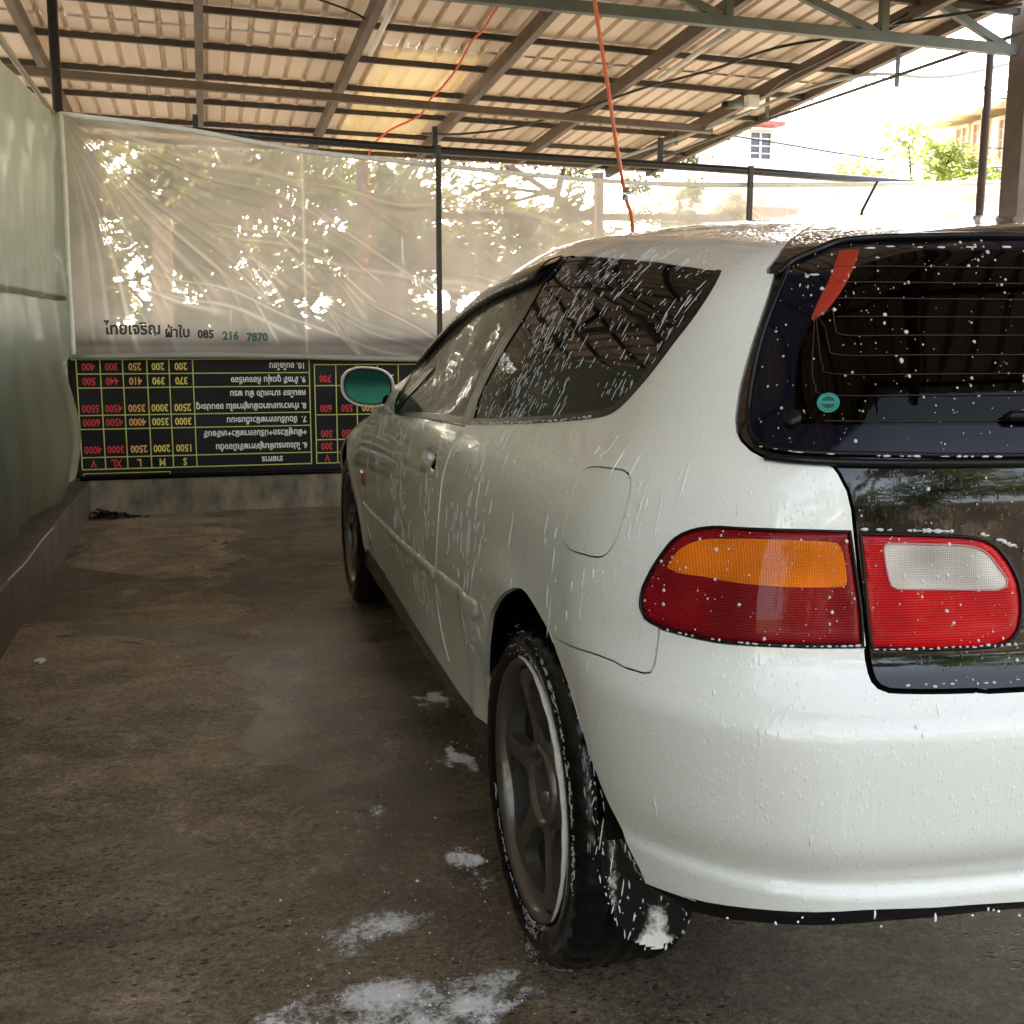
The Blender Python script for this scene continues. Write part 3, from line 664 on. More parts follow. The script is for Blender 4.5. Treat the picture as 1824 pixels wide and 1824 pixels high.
tree(-1.2, 16.5, 6.2, 2.2, 4.8, 'broad green tree behind the curtain left of the middle upright', 2, 9000, .16, 2, 34)
tree(1.6, 18.5, 6.4, 2.4, 5.0, 'dark tree with bright sky gaps behind the seated person', 3, 6800, .17, 0, 34)
tree(4.6, 18.0, 5.6, 2.0, 4.4, 'olive green tree behind the curtain near the orange hose', 4, 5200, .16, 2, 30)
tree(6.4, 17.0, 4.1, 1.0, 1.9, 'small sparse tree peeking out beyond the lower roof corner', 5, 1500, .15, 0, 14)
tree(10.4, 16.0, 4.45, 1.25, 2.4, 'bright yellow green shrubby tree in front of the cream building', 6, 3000, .17, 1, 22)
tree(12.0, 17.2, 4.0, .9, 1.6, 'low bright bush tree beside the pipe post', 8, 1300, .17, 1, 12)
tree(-8.5, 15.0, 7.0, 2.8, 5.6, 'tall dark tree beyond the left tarpaulin', 9, 6000, .17, 0, 30)
GH = 'dense background trees'
for k, (x, y, h, cr, ch) in enumerate(((-6.5, 19.5, 5.2, 2.2, 4.6), (-3.0, 20.0, 4.9, 2.0, 4.4), (.2, 20.0, 4.4, 2.0, 4.0), (3.2, 20.3, 4.0, 1.8, 3.6), (6.2, 20.2, 3.1, 1.7, 2.7))):
    tree(x, y, h, cr, ch, ['broad dense tree at the far left behind the boundary line', 'dense dark tree behind the pale timber post', 'dense rounded tree straight behind the person', 'dense tree behind the right part of the picket fence', 'low dense tree behind the white car roof'][k], 40+k, 8200, .27, (0, 2, 0, 2, 0)[k], 30, GH)
hedge_r = random.Random(31)
# steel frame of the next bay with posts and braces
nb = tag(empty('neighbour_frame', (0, 11, 0)), 'brown steel frame of the next bay seen through the curtain', 'frame')
bm = bmesh.new(); beam(bm, (-4, 11, 2.17), (4.5, 11, 2.30), .05, .08); obj('cross_beam', bm, M['steel_brown'], nb)
for x in (-2.36, .30, 2.9):
    bm = bmesh.new(); beam(bm, (x, 11, 0), (x, 11, 2.75), .10 if x > -2 else .2, .10); obj('frame_post', bm, M['steel_brown'] if x > -2 else M['steel_dark'], nb)
for a, b in (((1.85, 11, 2.81), (2.75, 11, 2.28)), ((.35, 11, 2.2), (.85, 11, 2.75))):
    bm = bmesh.new(); beam(bm, a, b, .05, .06); obj('brace', bm, M['steel_brown'], nb)
trunk_m = pbr('pale_timber', (.30, .21, .13), .7, noise=.2)
bm = bmesh.new(); tube(bm, catmull([(-1.76, 11.3, 0), (-1.74, 11.3, 1.1), (-1.70, 11.3, 2.2)], 5), .105, 12)
tag(obj('timber_post', bm, trunk_m, None, True), 'pale round timber post behind the left part of the curtain', 'post')
fence = tag(empty('picket_fence', (1, 12.3, 0)), 'thin pale bamboo picket fence beyond the curtain', 'fence')
bm = bmesh.new(); beam(bm, (-3.2, 12.3, 1.5), (4.4, 12.3, 1.55), .02, .03); obj('fence_rail', bm, trunk_m, fence)
for x in [-2.9, -1.05, -.15, .12, .28, .95, 1.35, 1.8, 2.05, 2.6, 3.3, 3.7]:
    bm = bmesh.new(); h = hedge_r.uniform(1.7, 2.3); tube(bm, [(x, 12.28, 0), (x+hedge_r.uniform(-.02, .02), 12.28, h)], .013, 6); obj('picket', bm, trunk_m, fence, True)
# low wall and shed far behind so that the view is closed below
bm = bmesh.new(); beam(bm, (-14, 21, .5), (9, 21.6, .5), .2, 1.1)
tag(obj('boundary_wall', bm, pbr('pale_render', (.42, .38, .30), .8, noise=.3, nscale=1)), 'pale low boundary wall far behind the trees', 'wall')
# seated person behind the curtain
per = tag(empty('person', (-.10, 6.62, 0)), 'person in dark clothes with black hair sitting behind the clear curtain', 'person')
def skin_body(name, joints, edges, radii, mat, parent):
    me = bpy.data.meshes.new(name); me.from_pydata(joints, edges, []); o = bpy.data.objects.new(name, me); COL.objects.link(o)
    md = o.modifiers.new('skin', 'SKIN'); md.use_smooth_shade = True
    sv = me.skin_vertices[0].data
    for i, r_ in enumerate(radii): sv[i].radius = (r_, r_*.9); sv[i].use_root = (i == 0)
    s = o.modifiers.new('sub', 'SUBSURF'); s.levels = 2; s.render_levels = 2
    bpy.context.view_layer.update()
    dg = bpy.context.evaluated_depsgraph_get(); m2 = bpy.data.meshes.new_from_object(o.evaluated_get(dg)); bpy.data.objects.remove(o)
    return link(name, m2, mat, parent, True)
px, py = -.10, 6.62
J = [(px, py, .60), (px, py+.02, .78), (px, py+.03, .98), (px, py+.02, 1.10), (px, py-.01, 1.17), (px, py-.03, 1.27), (px, py-.03, 1.36),
     (px-.19, py+.02, 1.06), (px-.25, py-.04, .82), (px-.16, py-.26, .72), (px-.12, py-.36, .71), (px+.19, py+.02, 1.06), (px+.27, py-.04, .82), (px+.17, py-.26, .72), (px+.13, py-.36, .71),
     (px-.10, py-.05, .56), (px-.14, py-.46, .55), (px-.14, py-.44, .12), (px-.14, py-.56, .05), (px+.10, py-.05, .56), (px+.14, py-.46, .55), (px+.14, py-.44, .12), (px+.14, py-.56, .05)]
E_ = [(0, 1), (1, 2), (2, 3), (3, 4), (4, 5), (5, 6), (3, 7), (7, 8), (8, 9), (9, 10), (3, 11), (11, 12), (12, 13), (13, 14), (0, 15), (15, 16), (16, 17), (17, 18), (0, 19), (19, 20), (20, 21), (21, 22)]
Rr = [.17, .16, .18, .13, .06, .10, .08, .085, .06, .045, .04, .085, .06, .045, .04, .11, .075, .05, .045, .11, .075, .05, .045]
skin_body('body', J, E_, Rr, M['cloth_dark'], per)
bm = bmesh.new(); bmesh.ops.create_uvsphere(bm, u_segments=20, v_segments=14, radius=1)
for v in bm.verts:
    v.co = Vector((px+v.co.x*.098*(1+.08*max(0, -v.co.z)), py-.01+v.co.y*.11, 1.305+v.co.z*(.095 if v.co.z > 0 else .14)))
obj('hair', bm, M['hair'], per, True)
bm = bmesh.new(); bmesh.ops.create_uvsphere(bm, u_segments=18, v_segments=12, radius=1)
for v in bm.verts:
    y = v.co.y; nose = .018*math.exp(-((v.co.x)/.18)**2-((v.co.z+.1)/.25)**2) if y < 0 else 0
    v.co = Vector((px+v.co.x*.072, py-.055+v.co.y*.075-nose, 1.265+v.co.z*.10))
obj('face', bm, M['skin_dark'], per, True)
bm = bmesh.new(); add_box(bm, (px+.30, py-.05, .84), (.16, .12, .26), None, .03); tag(obj('shoulder_bag', bm, M['cloth_red']), 'red bag held beside the seated person', 'bag')
bn = tag(empty('bench', (px, py+.05, 0)), 'plain wooden bench under the seated person behind the curtain', 'bench')
bm = bmesh.new(); add_box(bm, (px, py+.05, .43), (1.3, .36, .04), None, .005); obj('seat', bm, trunk_m, bn)
for sx in (-.55, .55):
    for sy in (-.13, .13):
        bm = bmesh.new(); beam(bm, (px+sx, py+.05+sy, 0), (px+sx, py+.05+sy, .41), .05, .05); obj('leg', bm, trunk_m, bn)
# cream building at right, house at the roof corner
cream = pbr('cream_render', (.93, .89, .78), .8, noise=.08, nscale=.8); white_r = pbr('white_render', (.93, .92, .90), .8, noise=.06)  # wall and frame colours raised to stand in for overexposure
brown_w = pbr('overexposed_window_frame', (.72, .50, .36), .6); white_w = pbr('white_window_frame', (.75, .74, .72), .6); dark_p = pbr('dark_window_glass', (.06, .065, .075), .12); pane_m = pbr('dim_window_glass', (.40, .32, .26), .12, spec=.6); redroof = pbr('red_roof_tiles', (.50, .16, .14), .7, noise=.2)
def window(parent, c, ax, w, h, fm=None, pm=None):
    """window on a wall; ax = horizontal unit direction along the wall"""
    a = Vector(ax); up = Vector((0, 0, 1)); nrm = a.cross(up)
    bm = bmesh.new(); c = Vector(c)
    for s in (-1, 1):
        beam(bm, c+a*(s*w/2)-up*(h/2)+nrm*.03, c+a*(s*w/2)+up*(h/2)+nrm*.03, .08, .08); beam(bm, c-a*w/2+up*(s*h/2)+nrm*.03, c+a*w/2+up*(s*h/2)+nrm*.03, .07, .09)
    beam(bm, c-up*h/2+nrm*.03, c+up*h/2+nrm*.03, .05, .05)
    for k in range(1, 4): beam(bm, c-a*w/2+up*(h*(k/4-.5))+nrm*.02, c+a*w/2+up*(h*(k/4-.5))+nrm*.02, .03, .03)
    fo = obj('window', bm, fm or brown_w, parent)
    bm = bmesh.new(); vs = [bm.verts.new(c+a*sx*w/2+up*sz*h/2+nrm*.012) for sx, sz in ((-1, -1), (1, -1), (1, 1), (-1, 1))]; bm.faces.new(vs)
    obj('pane', bm, pm or pane_m, fo)
b1 = tag(empty('cream_building', (18, 25, 0)), 'cream two storey building with wavy roof edge beyond the right posts', 'building')
A0, A1 = Vector((18.2, 27.4, 0)), Vector((18.2, 15.0, 0)); ad = (A1-A0).normalized(); nd = ad.cross(Vector((0, 0, 1)))
bm = bmesh.new(); beam(bm, A0+Vector((0, 0, 3.2))-nd*2, A1+Vector((0, 0, 3.2))-nd*2, 4.0, 6.4); obj('wall', bm, cream, b1)
bm = bmesh.new()
rowsv = []
for k in range(61):
    p = A0-ad*.9+ad*((A1-A0).length+1.2)*k/60; z = 6.55+.05*math.sin(k*1.6)
    rowsv.append((bm.verts.new(p+nd*1.0+Vector((0, 0, z))), bm.verts.new(p-nd*3+Vector((0, 0, z+.25))), bm.verts.new(p+nd*1.0+Vector((0, 0, z-.12)))))
for (a, b, c_), (d, e, f_) in zip(rowsv, rowsv[1:]): bm.faces.new((a, d, e, b)); bm.faces.new((c_, f_, d, a))
obj('roof', bm, pbr('tan_tiles', (.78, .64, .46), .8), b1)
for k, (s, w, zc) in enumerate(((1.75, .5, 5.85), (2.5, .6, 5.85), (3.6, .8, 5.8), (5.2, 1.0, 5.8), (7.5, 1.0, 5.8), (2.0, .8, 3.9), (3.7, .9, 4.1), (6.0, 1.1, 3.6))):
    window(b1, A0+ad*s+Vector((0, 0, zc)), ad, w, 1.05)
b2 = tag(empty('white_house', (12, 26, 0)), 'white house with red roof and one barred window past the roof corner', 'house')
bm = bmesh.new(); add_box(bm, (13.3, 27.2, 2.9), (4.6, 4, 5.9)); obj('wall', bm, white_r, b2)
bm = bmesh.new(); beam(bm, (11.55, 24.9, 6.02), (12.45, 24.9, 6.02), .5, .10); obj('roof', bm, redroof, b2)
bm = bmesh.new(); beam(bm, (11.0, 24.6, 3.9), (12.6, 24.6, 3.9), 1.0, .12); obj('awning', bm, redroof, b2)
window(b2, (12.05, 25.18, 5.55), (1, 0, 0), .62, .70, white_w, dark_p)
# overhead wires
for i, (z0, z1) in enumerate(((6.15, 6.0), (6.35, 6.15), (5.2, 5.0), (4.75, 4.6))):
    bm = bmesh.new(); tube(bm, catmull([(4, 19+i*.2, z0+.5), (9, 19.5, z0-.05), (14, 20, z1-.15), (22, 21, z1+.3)], 8), .013, 5)
    tag(obj('overhead_wire', bm, M['cable']), ['topmost', 'second highest', 'third highest', 'lowest'][[1, 0, 2, 3][i]]+' overhead wire crossing the bright sky', 'wire', 'overhead wires')
# leaf litter in the far left corner
V, Fc = [], []; r = random.Random(5)
for k in range(150):
    x = -1.93+abs(r.gauss(0, .09)); y = 5.60-abs(r.gauss(0, .05)); z = r.uniform(.004, .035)*math.exp(-((x+1.9)/.12)**2)+.004; L = r.uniform(.02, .05); a = r.uniform(0, 6.28); k0 = len(V)
    d = np.array([math.cos(a), math.sin(a), r.uniform(-.2, .4)])*L; e = np.array([-math.sin(a), math.cos(a), r.uniform(-.2, .4)])*L*.45; p = np.array([x, y, z])
    V += [p, p+d*.5+e, p+d, p+d*.5-e]; Fc.append((k0, k0+1, k0+2, k0+3))
tag(pydata('leaf_litter', V, Fc, pbr('dead_leaves', (.035, .018, .012), .6)), 'dark heap of wet dead leaves in the far left corner', 'leaves', kind='stuff')
# street behind the camera: seen only as reflections in the wet paint
tree(-4.5, -12, 8.2, 3.2, 6.6, 'wide leafy tree across the yard behind the photographer', 21, 6500, .34, 1, 26)
tree(2.2, -13, 7.0, 3.2, 5.6, 'rounded tree across the yard behind the car', 22, 6500, .34, 0, 26)
tree(8.5, -12, 8.6, 3.4, 7.0, 'tall tree across the yard to the right', 23, 6500, .34, 1, 26)
bm = bmesh.new(); beam(bm, (-20, -17.5, 1.2), (24, -17.5, 1.2), .3, 2.4)
tag(obj('yard_wall', bm, pbr('tan_render', (.22, .17, .12), .8, noise=.2, nscale=.6)), 'long tan wall across the yard behind the photographer', 'wall')
# ================================================================== THE CAR
def spl(xs,ys):
    xs=np.array(xs,float); ys=np.array(ys,float); n=len(xs); h=np.diff(xs)
    A=np.zeros((n,n)); b=np.zeros(n); A[0,0]=A[-1,-1]=1
    for i in range(1,n-1):
        A[i,i-1]=h[i-1]; A[i,i]=2*(h[i-1]+h[i]); A[i,i+1]=h[i]
        b[i]=6*((ys[i+1]-ys[i])/h[i]-(ys[i]-ys[i-1])/h[i-1])
    m=np.linalg.solve(A,b)
    def f(x):
        x=np.clip(np.asarray(x,float),xs[0],xs[-1]); i=np.clip(np.searchsorted(xs,x)-1,0,n-2)
        d=x-xs[i]; e=xs[i+1]-x; H=h[i]
        return (m[i]*e**3+m[i+1]*d**3)/(6*H)+(ys[i]/H-m[i]*H/6)*e+(ys[i+1]/H-m[i+1]*H/6)*d
    return f
Wz=spl([.18,.28,.34,.40,.48,.56,.64,.72,.79,.85,.90,.96,1.04,1.12,1.19,1.25,1.35],
       [.785,.802,.809,.816,.828,.839,.843,.838,.825,.803,.778,.752,.715,.673,.632,.592,.52])
Ty=spl([-.3,0,.4,.8,1.3,1.9,2.5,3.0,3.5,4.1],[-.045,-.03,-.008,0,0,-.012,-.032,-.038,-.055,-.13])
Tg=spl([-.3,0,.5,1.0,1.35,1.6,1.9,2.2,2.5,3.0,4.1],[-.075,-.055,-.02,0,-.004,-.026,-.055,-.07,-.092,-.135,-.18])
Yz=spl([.25,.34,.375,.392,.403,.412,.425,.455,.50,.56,.592,.606,.622,.640,.656,.668,.70,.74,.82,.90,.96,1.05,1.14,1.20,1.30],
       [.07,.030,.022,.0205,.022,.030,.0275,.010,.002,.000,.0005,.0035,.0165,.0315,.043,.050,.056,.062,.072,.085,.112,.170,.235,.285,.385])
Zy=spl([-.2,.2,.45,.8,1.15,1.5,1.85,2.2,2.5,2.8,3.0,3.3,3.7,4.0,4.3],
       [1.14,1.187,1.218,1.255,1.278,1.270,1.215,1.105,.985,.87,.825,.79,.735,.66,.55])
def smax(a,b,r):
    u=np.maximum(r+a,0); v=np.maximum(r+b,0)
    return np.minimum(-r,np.maximum(a,b))+np.sqrt(u*u+v*v)
def sst(a,b,x):
    t=np.clip((x-a)/(b-a),0,1); return t*t*(3-2*t)
def F(x,y,z):
    X=np.abs(x)
    g=sst(.84,.96,z)
    W=Wz(z)+Ty(y)*(1-g)+Tg(y)*g
    for yc,amp in ((.71,.010),(3.28,.012)):
        rr=np.sqrt((y-yc)**2+(z-.30)**2)
        W=W+amp*np.exp(-((rr-.345)/.045)**2)*sst(.2,.3,z)
    W=W-.018*np.exp(-((y-1.02)/.11)**2-((z-.36)/.12)**2)
    side=(X-W)
    yr=Yz(z)+.055*(X/.75)**2+.04*np.maximum(X-.45,0)**2/.1
    rear=(yr-y)*.93
    zr=Zy(y)-.052*(X/.56)**2*(1-.35*sst(2.6,3.2,y))
    roof=(z-zr)*.96
    front=y-(4.04-.16*(X/.7)**2-.1*sst(.6,.75,z)*0)
    rc=.20-.09*sst(.95,1.15,z)
    f=smax(side,rear,rc)
    f=smax(f,roof,.075+.10*sst(2.5,3.1,y)-.042*(1-sst(.45,.75,y))*(1-sst(.40,.56,X)))
    f=smax(f,front,.15)
    return f
def grad(P):
    e=1e-4; x,y,z=P[:,0],P[:,1],P[:,2]
    g=np.stack([F(x+e,y,z)-F(x-e,y,z),F(x,y+e,z)-F(x,y-e,z),F(x,y,z+e)-F(x,y,z-e)],1)
    return g/np.linalg.norm(g,axis=1,keepdims=True)

POLY=dict(
    qw=[(0.4805,1.1982),(0.3128,1.1969),(0.1847,1.1937),(0.0959,1.1892),(-0.022,1.1823),(-0.1558,1.1741),(-0.191,1.1698),(-0.2271,1.1611),(-0.2633,1.1427),(-0.2821,1.1108),(-0.2727,1.0705),(-0.246,1.0327),(-0.2164,0.9931),(-0.1891,0.9657),(-0.1691,0.9487),(-0.1491,0.9366),(-0.1092,0.9267),(0.0105,0.9117),(0.2022,0.8931),(0.5046,0.8678),(0.542,0.9111),(0.5298,0.9666),(0.4946,1.0302),(0.468,1.0835),(0.463,1.1405),(0.4647,1.181)],
    dw=[(0.5697,0.8648),(0.9336,0.8461),(1.3702,0.8232),(1.3997,0.8468),(1.4642,0.8764),(1.6174,0.9244),(1.3093,1.0901),(1.0347,1.1158),(0.8209,1.1316),(0.6719,1.1431),(0.5777,1.1507),(0.5168,1.1557),(0.486,1.1704),(0.4816,1.1573),(0.4922,1.1406),(0.5026,1.0872),(0.5301,1.0332),(0.567,0.9685),(0.5798,0.9122)],
    door=[(0.5369,0.863),(0.5412,0.8561),(0.5685,0.828),(0.5789,0.7966),(0.5911,0.7566),(0.5893,0.704),(0.5986,0.6398),(0.6404,0.558),(0.6715,0.5145),(0.7044,0.4567),(0.7084,0.4175),(0.6947,0.383),(0.657,0.3532),(0.9324,0.3478),(1.3239,0.3358),(1.7375,0.3166),(1.9752,0.3097),(1.9541,0.3309),(2.0272,0.3453),(2.1689,0.3523),(2.2366,0.3884),(2.2018,0.4418),(2.1345,0.4892),(2.0041,0.5697),(1.9045,0.6562),(1.8134,0.7217),(1.7593,0.7642),(1.6989,0.7941),(1.4583,0.8191),(0.9336,0.8461),(0.5697,0.8648)],
    mold_door=[(0.6521,0.5543),(0.9215,0.5383),(1.4291,0.505),(1.9167,0.4714),(2.179,0.4689),(2.1983,0.4443),(1.6564,0.4652),(1.1486,0.4962),(0.8035,0.5154),(0.671,0.5233)],
    mold_rear=[(0.6294,0.5554),(0.4492,0.5688),(0.2415,0.5849),(0.2233,0.58),(0.2392,0.5556),(0.2595,0.5422),(0.2767,0.5368),(0.3264,0.5382),(0.5306,0.5228),(0.646,0.5227)],
    handle=[(0.8321,0.789),(0.7721,0.7963),(0.718,0.7982),(0.6975,0.7908),(0.6817,0.7677),(0.6953,0.7482),(0.7413,0.7388),(0.8076,0.7418),(0.8446,0.7575),(0.8442,0.7765)],
    fuel=[(-0.1558,0.8638),(-0.1813,0.8695),(-0.2171,0.8723),(-0.2415,0.8728),(-0.2561,0.8645),(-0.2623,0.8416),(-0.2581,0.7961),(-0.2477,0.7702),(-0.233,0.7613),(-0.2098,0.7595),(-0.1762,0.7588),(-0.154,0.7678),(-0.1468,0.793),(-0.1475,0.8311),(-0.1472,0.8544)],
    arch=[(0.3564,0.3311),(0.3602,0.3747),(0.2733,0.4572),(0.1989,0.5354),(0.1498,0.581),(0.0513,0.6335),(-0.0053,0.6592),(-0.0391,0.6673),(-0.0714,0.6609),(-0.1069,0.6473),(-0.1358,0.633),(-0.1668,0.604),(-0.1972,0.5703),(-0.2209,0.525),(-0.2328,0.4943),(-0.2428,0.4772),(-0.2616,0.4367),(-0.2803,0.4013),(-0.298,0.3707),(-0.3043,0.3547)],
    lamp=[(-0.4796,0.8249),(-0.4389,0.8255),(-0.3837,0.8236),(-0.36,0.8222),(-0.3393,0.8156),(-0.3228,0.8032),(-0.3099,0.7804),(-0.3006,0.7577),(-0.2942,0.7346),(-0.2947,0.7134),(-0.3009,0.7019),(-0.3176,0.6949),(-0.3434,0.6919),(-0.3728,0.6898),(-0.4005,0.691),(-0.4357,0.6924),(-0.495,0.6925),(-0.492,0.7341),(-0.486,0.7781)],
    amber=[(-0.3202,0.7682),(-0.3312,0.7907),(-0.3509,0.8048),(-0.3766,0.8094),(-0.4031,0.8121),(-0.4296,0.8129),(-0.4572,0.8127),(-0.4672,0.8109),(-0.4707,0.8058),(-0.4746,0.7897),(-0.4773,0.7667),(-0.476,0.7622),(-0.4718,0.761),(-0.4237,0.7596),(-0.3839,0.7606),(-0.3565,0.7631),(-0.3315,0.7636)],
    inner=[(-0.486,0.8223),(-0.5331,0.8202),(-0.5694,0.8179),(-0.5968,0.8144),(-0.6151,0.8065),(-0.6308,0.7883),(-0.6429,0.763),(-0.6469,0.7375),(-0.6453,0.7129),(-0.6378,0.6956),(-0.62,0.6868),(-0.5771,0.6855),(-0.5009,0.6884),(-0.4973,0.7098),(-0.4916,0.7704)],
    reverse=[(-0.5079,0.8047),(-0.5093,0.8092),(-0.5133,0.81),(-0.5478,0.8083),(-0.5861,0.8051),(-0.6059,0.7972),(-0.6197,0.779),(-0.6292,0.7637),(-0.6286,0.7565),(-0.6198,0.7527),(-0.5707,0.7553),(-0.5209,0.7579),(-0.5157,0.7616),(-0.5106,0.7828)],
    gatelow=[(-0.4572,0.897),(-0.4612,0.8945),(-0.4654,0.8879),(-0.4738,0.8687),(-0.4783,0.8473),(-0.4805,0.8275),(-0.486,0.7781),(-0.4958,0.695),(-0.4978,0.6777),(-0.5003,0.6639),(-0.503,0.6555),(-0.5076,0.6495),(-0.516,0.6455),(-0.5534,0.6433),(-0.5941,0.6422),(-0.6391,0.6406)],
    gateup=[(-0.4572,0.897),(-0.4264,0.8985),(-0.3999,0.9012),(-0.3847,0.9089),(-0.3725,0.9194),(-0.3657,0.9298),(-0.3612,0.9451),(-0.3606,0.9509),(-0.3591,0.9787),(-0.3607,1.0029),(-0.3649,1.0375),(-0.3697,1.0676),(-0.3723,1.0968),(-0.3706,1.1297)],
    glassedge=[(-0.6492,0.9062),(-0.5079,0.9099),(-0.433,0.9106),(-0.402,0.9138),(-0.3875,0.9223),(-0.3806,0.9327),(-0.3758,0.9491),(-0.374,0.9595),(-0.3728,0.9891),(-0.3746,1.0274),(-0.3798,1.0655),(-0.3867,1.1073),(-0.3877,1.1307)],
    clearedge=[(-0.6551,0.941),(-0.5201,0.9427),(-0.4363,0.9412),(-0.4261,0.942),(-0.423,0.9463),(-0.4216,0.9545),(-0.4188,0.9944),(-0.4204,1.0326),(-0.4302,1.0633),(-0.4437,1.1073),(-0.4559,1.148)],
    glasstop=[(-0.3877,1.1307),(-0.4004,1.1388),(-0.4246,1.1489),(-0.4531,1.1586),(-0.4996,1.1618),(-0.5819,1.163),(-0.662,1.1652),(-0.7535,1.1673)],
    busbar=[(-0.4541,1.1496),(-0.482,1.15),(-0.4709,1.1179),(-0.4551,1.0898),(-0.4408,1.0694),(-0.4304,1.0613),(-0.4293,1.066),(-0.437,1.0899),(-0.4464,1.1144)],
    bsplit=[(-0.1375,0.6336),(-0.1585,0.632),(-0.1926,0.6361),(-0.2389,0.6426),(-0.272,0.6429),(-0.2859,0.6399),(-0.3072,0.6396),(-0.314,0.6422),(-0.3165,0.6513),(-0.316,0.67),(-0.3165,0.6939)],
    bbot=[(-0.3043,0.3547),(-0.3385,0.3593),(-0.3727,0.3645),(-0.4124,0.3733),(-0.4487,0.3798),(-0.5028,0.3862),(-0.5605,0.3851),(-0.6508,0.3819)],
    crease=[(-0.3401,0.3943),(-0.3578,0.3892),(-0.3937,0.4),(-0.43,0.4078),(-0.4838,0.4122),(-0.5613,0.4119),(-0.6527,0.4105)],
    sill=[(0.3504,0.2997),(0.6652,0.328),(1.1322,0.3141),(1.6456,0.2736),(2.0805,0.2455)],
    spoil=[(-0.3706,1.1297),(-0.3691,1.1508),(-0.3458,1.1757),(-0.255,1.2035),(0.016,1.2196)],
)
PIV = -.30; LC = .45*math.pi/2; YF = 3.62
def dom_ray(t):
    t = np.asarray(t, float)
    ox = np.full_like(t, PIV); oy = np.where(t > 0, .62+t, .62); dx = np.full_like(t, -1.0); dy = np.zeros_like(t)
    c = (t < 0) & (t >= -LC); a = -t/.45
    dx = np.where(c, -np.cos(a), dx); dy = np.where(c, -np.sin(a), dy)
    rr = t < -LC
    ox = np.where(rr, PIV+(-LC-t), ox); dx = np.where(rr, 0, dx); dy = np.where(rr, -1, dy)
    tf = YF-.62; c2 = (t > tf) & (t <= tf+LC); a2 = (t-tf)/.45
    oy = np.where(t > tf, YF, oy)
    dx = np.where(c2, -np.cos(a2), dx); dy = np.where(c2, np.sin(a2), dy)
    r2 = t > tf+LC
    ox = np.where(r2, PIV+(t-tf-LC), ox); dx = np.where(r2, 0, dx); dy = np.where(r2, 1, dy)
    return ox, oy, dx, dy
T0, T1 = -LC+PIV, YF-.62+LC-PIV
def S(t, z):
    t = np.asarray(t, float); z = np.asarray(z, float)
    ox, oy, dx, dy = dom_ray(t)
    lo = np.zeros_like(t); hi = np.full_like(t, 1.6)
    for _ in range(34):
        m = (lo+hi)/2; ins = F(ox+dx*m, oy+dy*m, z) < 0
        lo = np.where(ins, m, lo); hi = np.where(ins, hi, m)
    m = (lo+hi)/2
    return np.stack([ox+dx*m, oy+dy*m, z], -1)
# rim: where the walls turn over into the roof
tg = np.linspace(T0, T1, 420); zg = np.linspace(.62, 1.32, 176)
TT, ZZ = np.meshgrid(tg, zg, indexing='ij')
PP = S(TT.ravel(), ZZ.ravel()); NN = grad(PP)
hit = (np.abs(F(*PP.T)) < 1e-4)
nz_ = np.where(hit, NN[:, 2], 9).reshape(TT.shape)
zr_ = np.zeros(len(tg))
for i in range(len(tg)):
    k0 = np.searchsorted(zg, .95) if tg[i] < .9 else 0
    bad = np.nonzero(nz_[i, k0:] > .80)[0]
    zr_[i] = zg[k0+bad[0]-1] if len(bad) else zg[-1]
for _ in range(3):
    zz = zr_.copy(); zr_[1:-1] = (zz[:-2]+zz[1:-1]*2+zz[2:])/4
def zrim(t): return np.interp(t, tg, zr_)
def inside(poly, P):
    poly = np.asarray(poly); x, y = P[:, 0], P[:, 1]; r = np.zeros(len(P), bool)
    x1, y1 = poly[:, 0], poly[:, 1]; x2, y2 = np.roll(x1, -1), np.roll(y1, -1)
    for a, b, c, d in zip(x1, y1, x2, y2):
        if b == d: continue
        k = ((b > y) != (d > y)) & (x < (c-a)*(y-b)/(d-b)+a); r ^= k
    return r
def smooth(pts, step=.011, closed=True, corner=50):
    """catmull through traced points, keeping sharp corners"""
    P = [np.array(p, float) for p in pts]; n = len(P)
    def is_c(i):
        if not closed and i in (0, n-1): return True
        a = P[i]-P[i-1]; b = P[(i+1) % n]-P[i]
        return math.degrees(math.acos(np.clip(a@b/(np.linalg.norm(a)*np.linalg.norm(b)+1e-12), -1, 1))) > corner
    C_ = [is_c(i) for i in range(n)]; out = []
    for i in range(n if closed else n-1):
        p1, p2 = P[i], P[(i+1) % n]
        p0 = 2*p1-p2 if C_[i] else P[i-1]; p3 = 2*p2-p1 if C_[(i+1) % n] else P[(i+2) % n]
        m = max(1, int(np.linalg.norm(p2-p1)/step))
        for k in range(m):
            s = k/m; out.append(.5*((2*p1)+(-p0+p2)*s+(2*p0-5*p1+4*p2-p3)*s*s+(-p0+3*p1-3*p2+p3)*s**3))
    if not closed: out.append(P[-1])
    return np.array(out)
def area(p): x, y = p[:, 0], p[:, 1]; return .5*np.sum(x*np.roll(y, -1)-np.roll(x, -1)*y)
def inset(p, d):
    p = np.asarray(p); s = 1 if area(p) > 0 else -1
    e = np.roll(p, -1, 0)-p; e /= np.linalg.norm(e, axis=1, keepdims=True)+1e-12
    nrm = np.stack([-e[:, 1], e[:, 0]], 1)*s; b = nrm+np.roll(nrm, 1, 0); L = np.linalg.norm(b, axis=1, keepdims=True)
    b = b/(L+1e-9); c = np.clip((b*nrm).sum(1, keepdims=True), .5, 1)
    return p+b*d/c
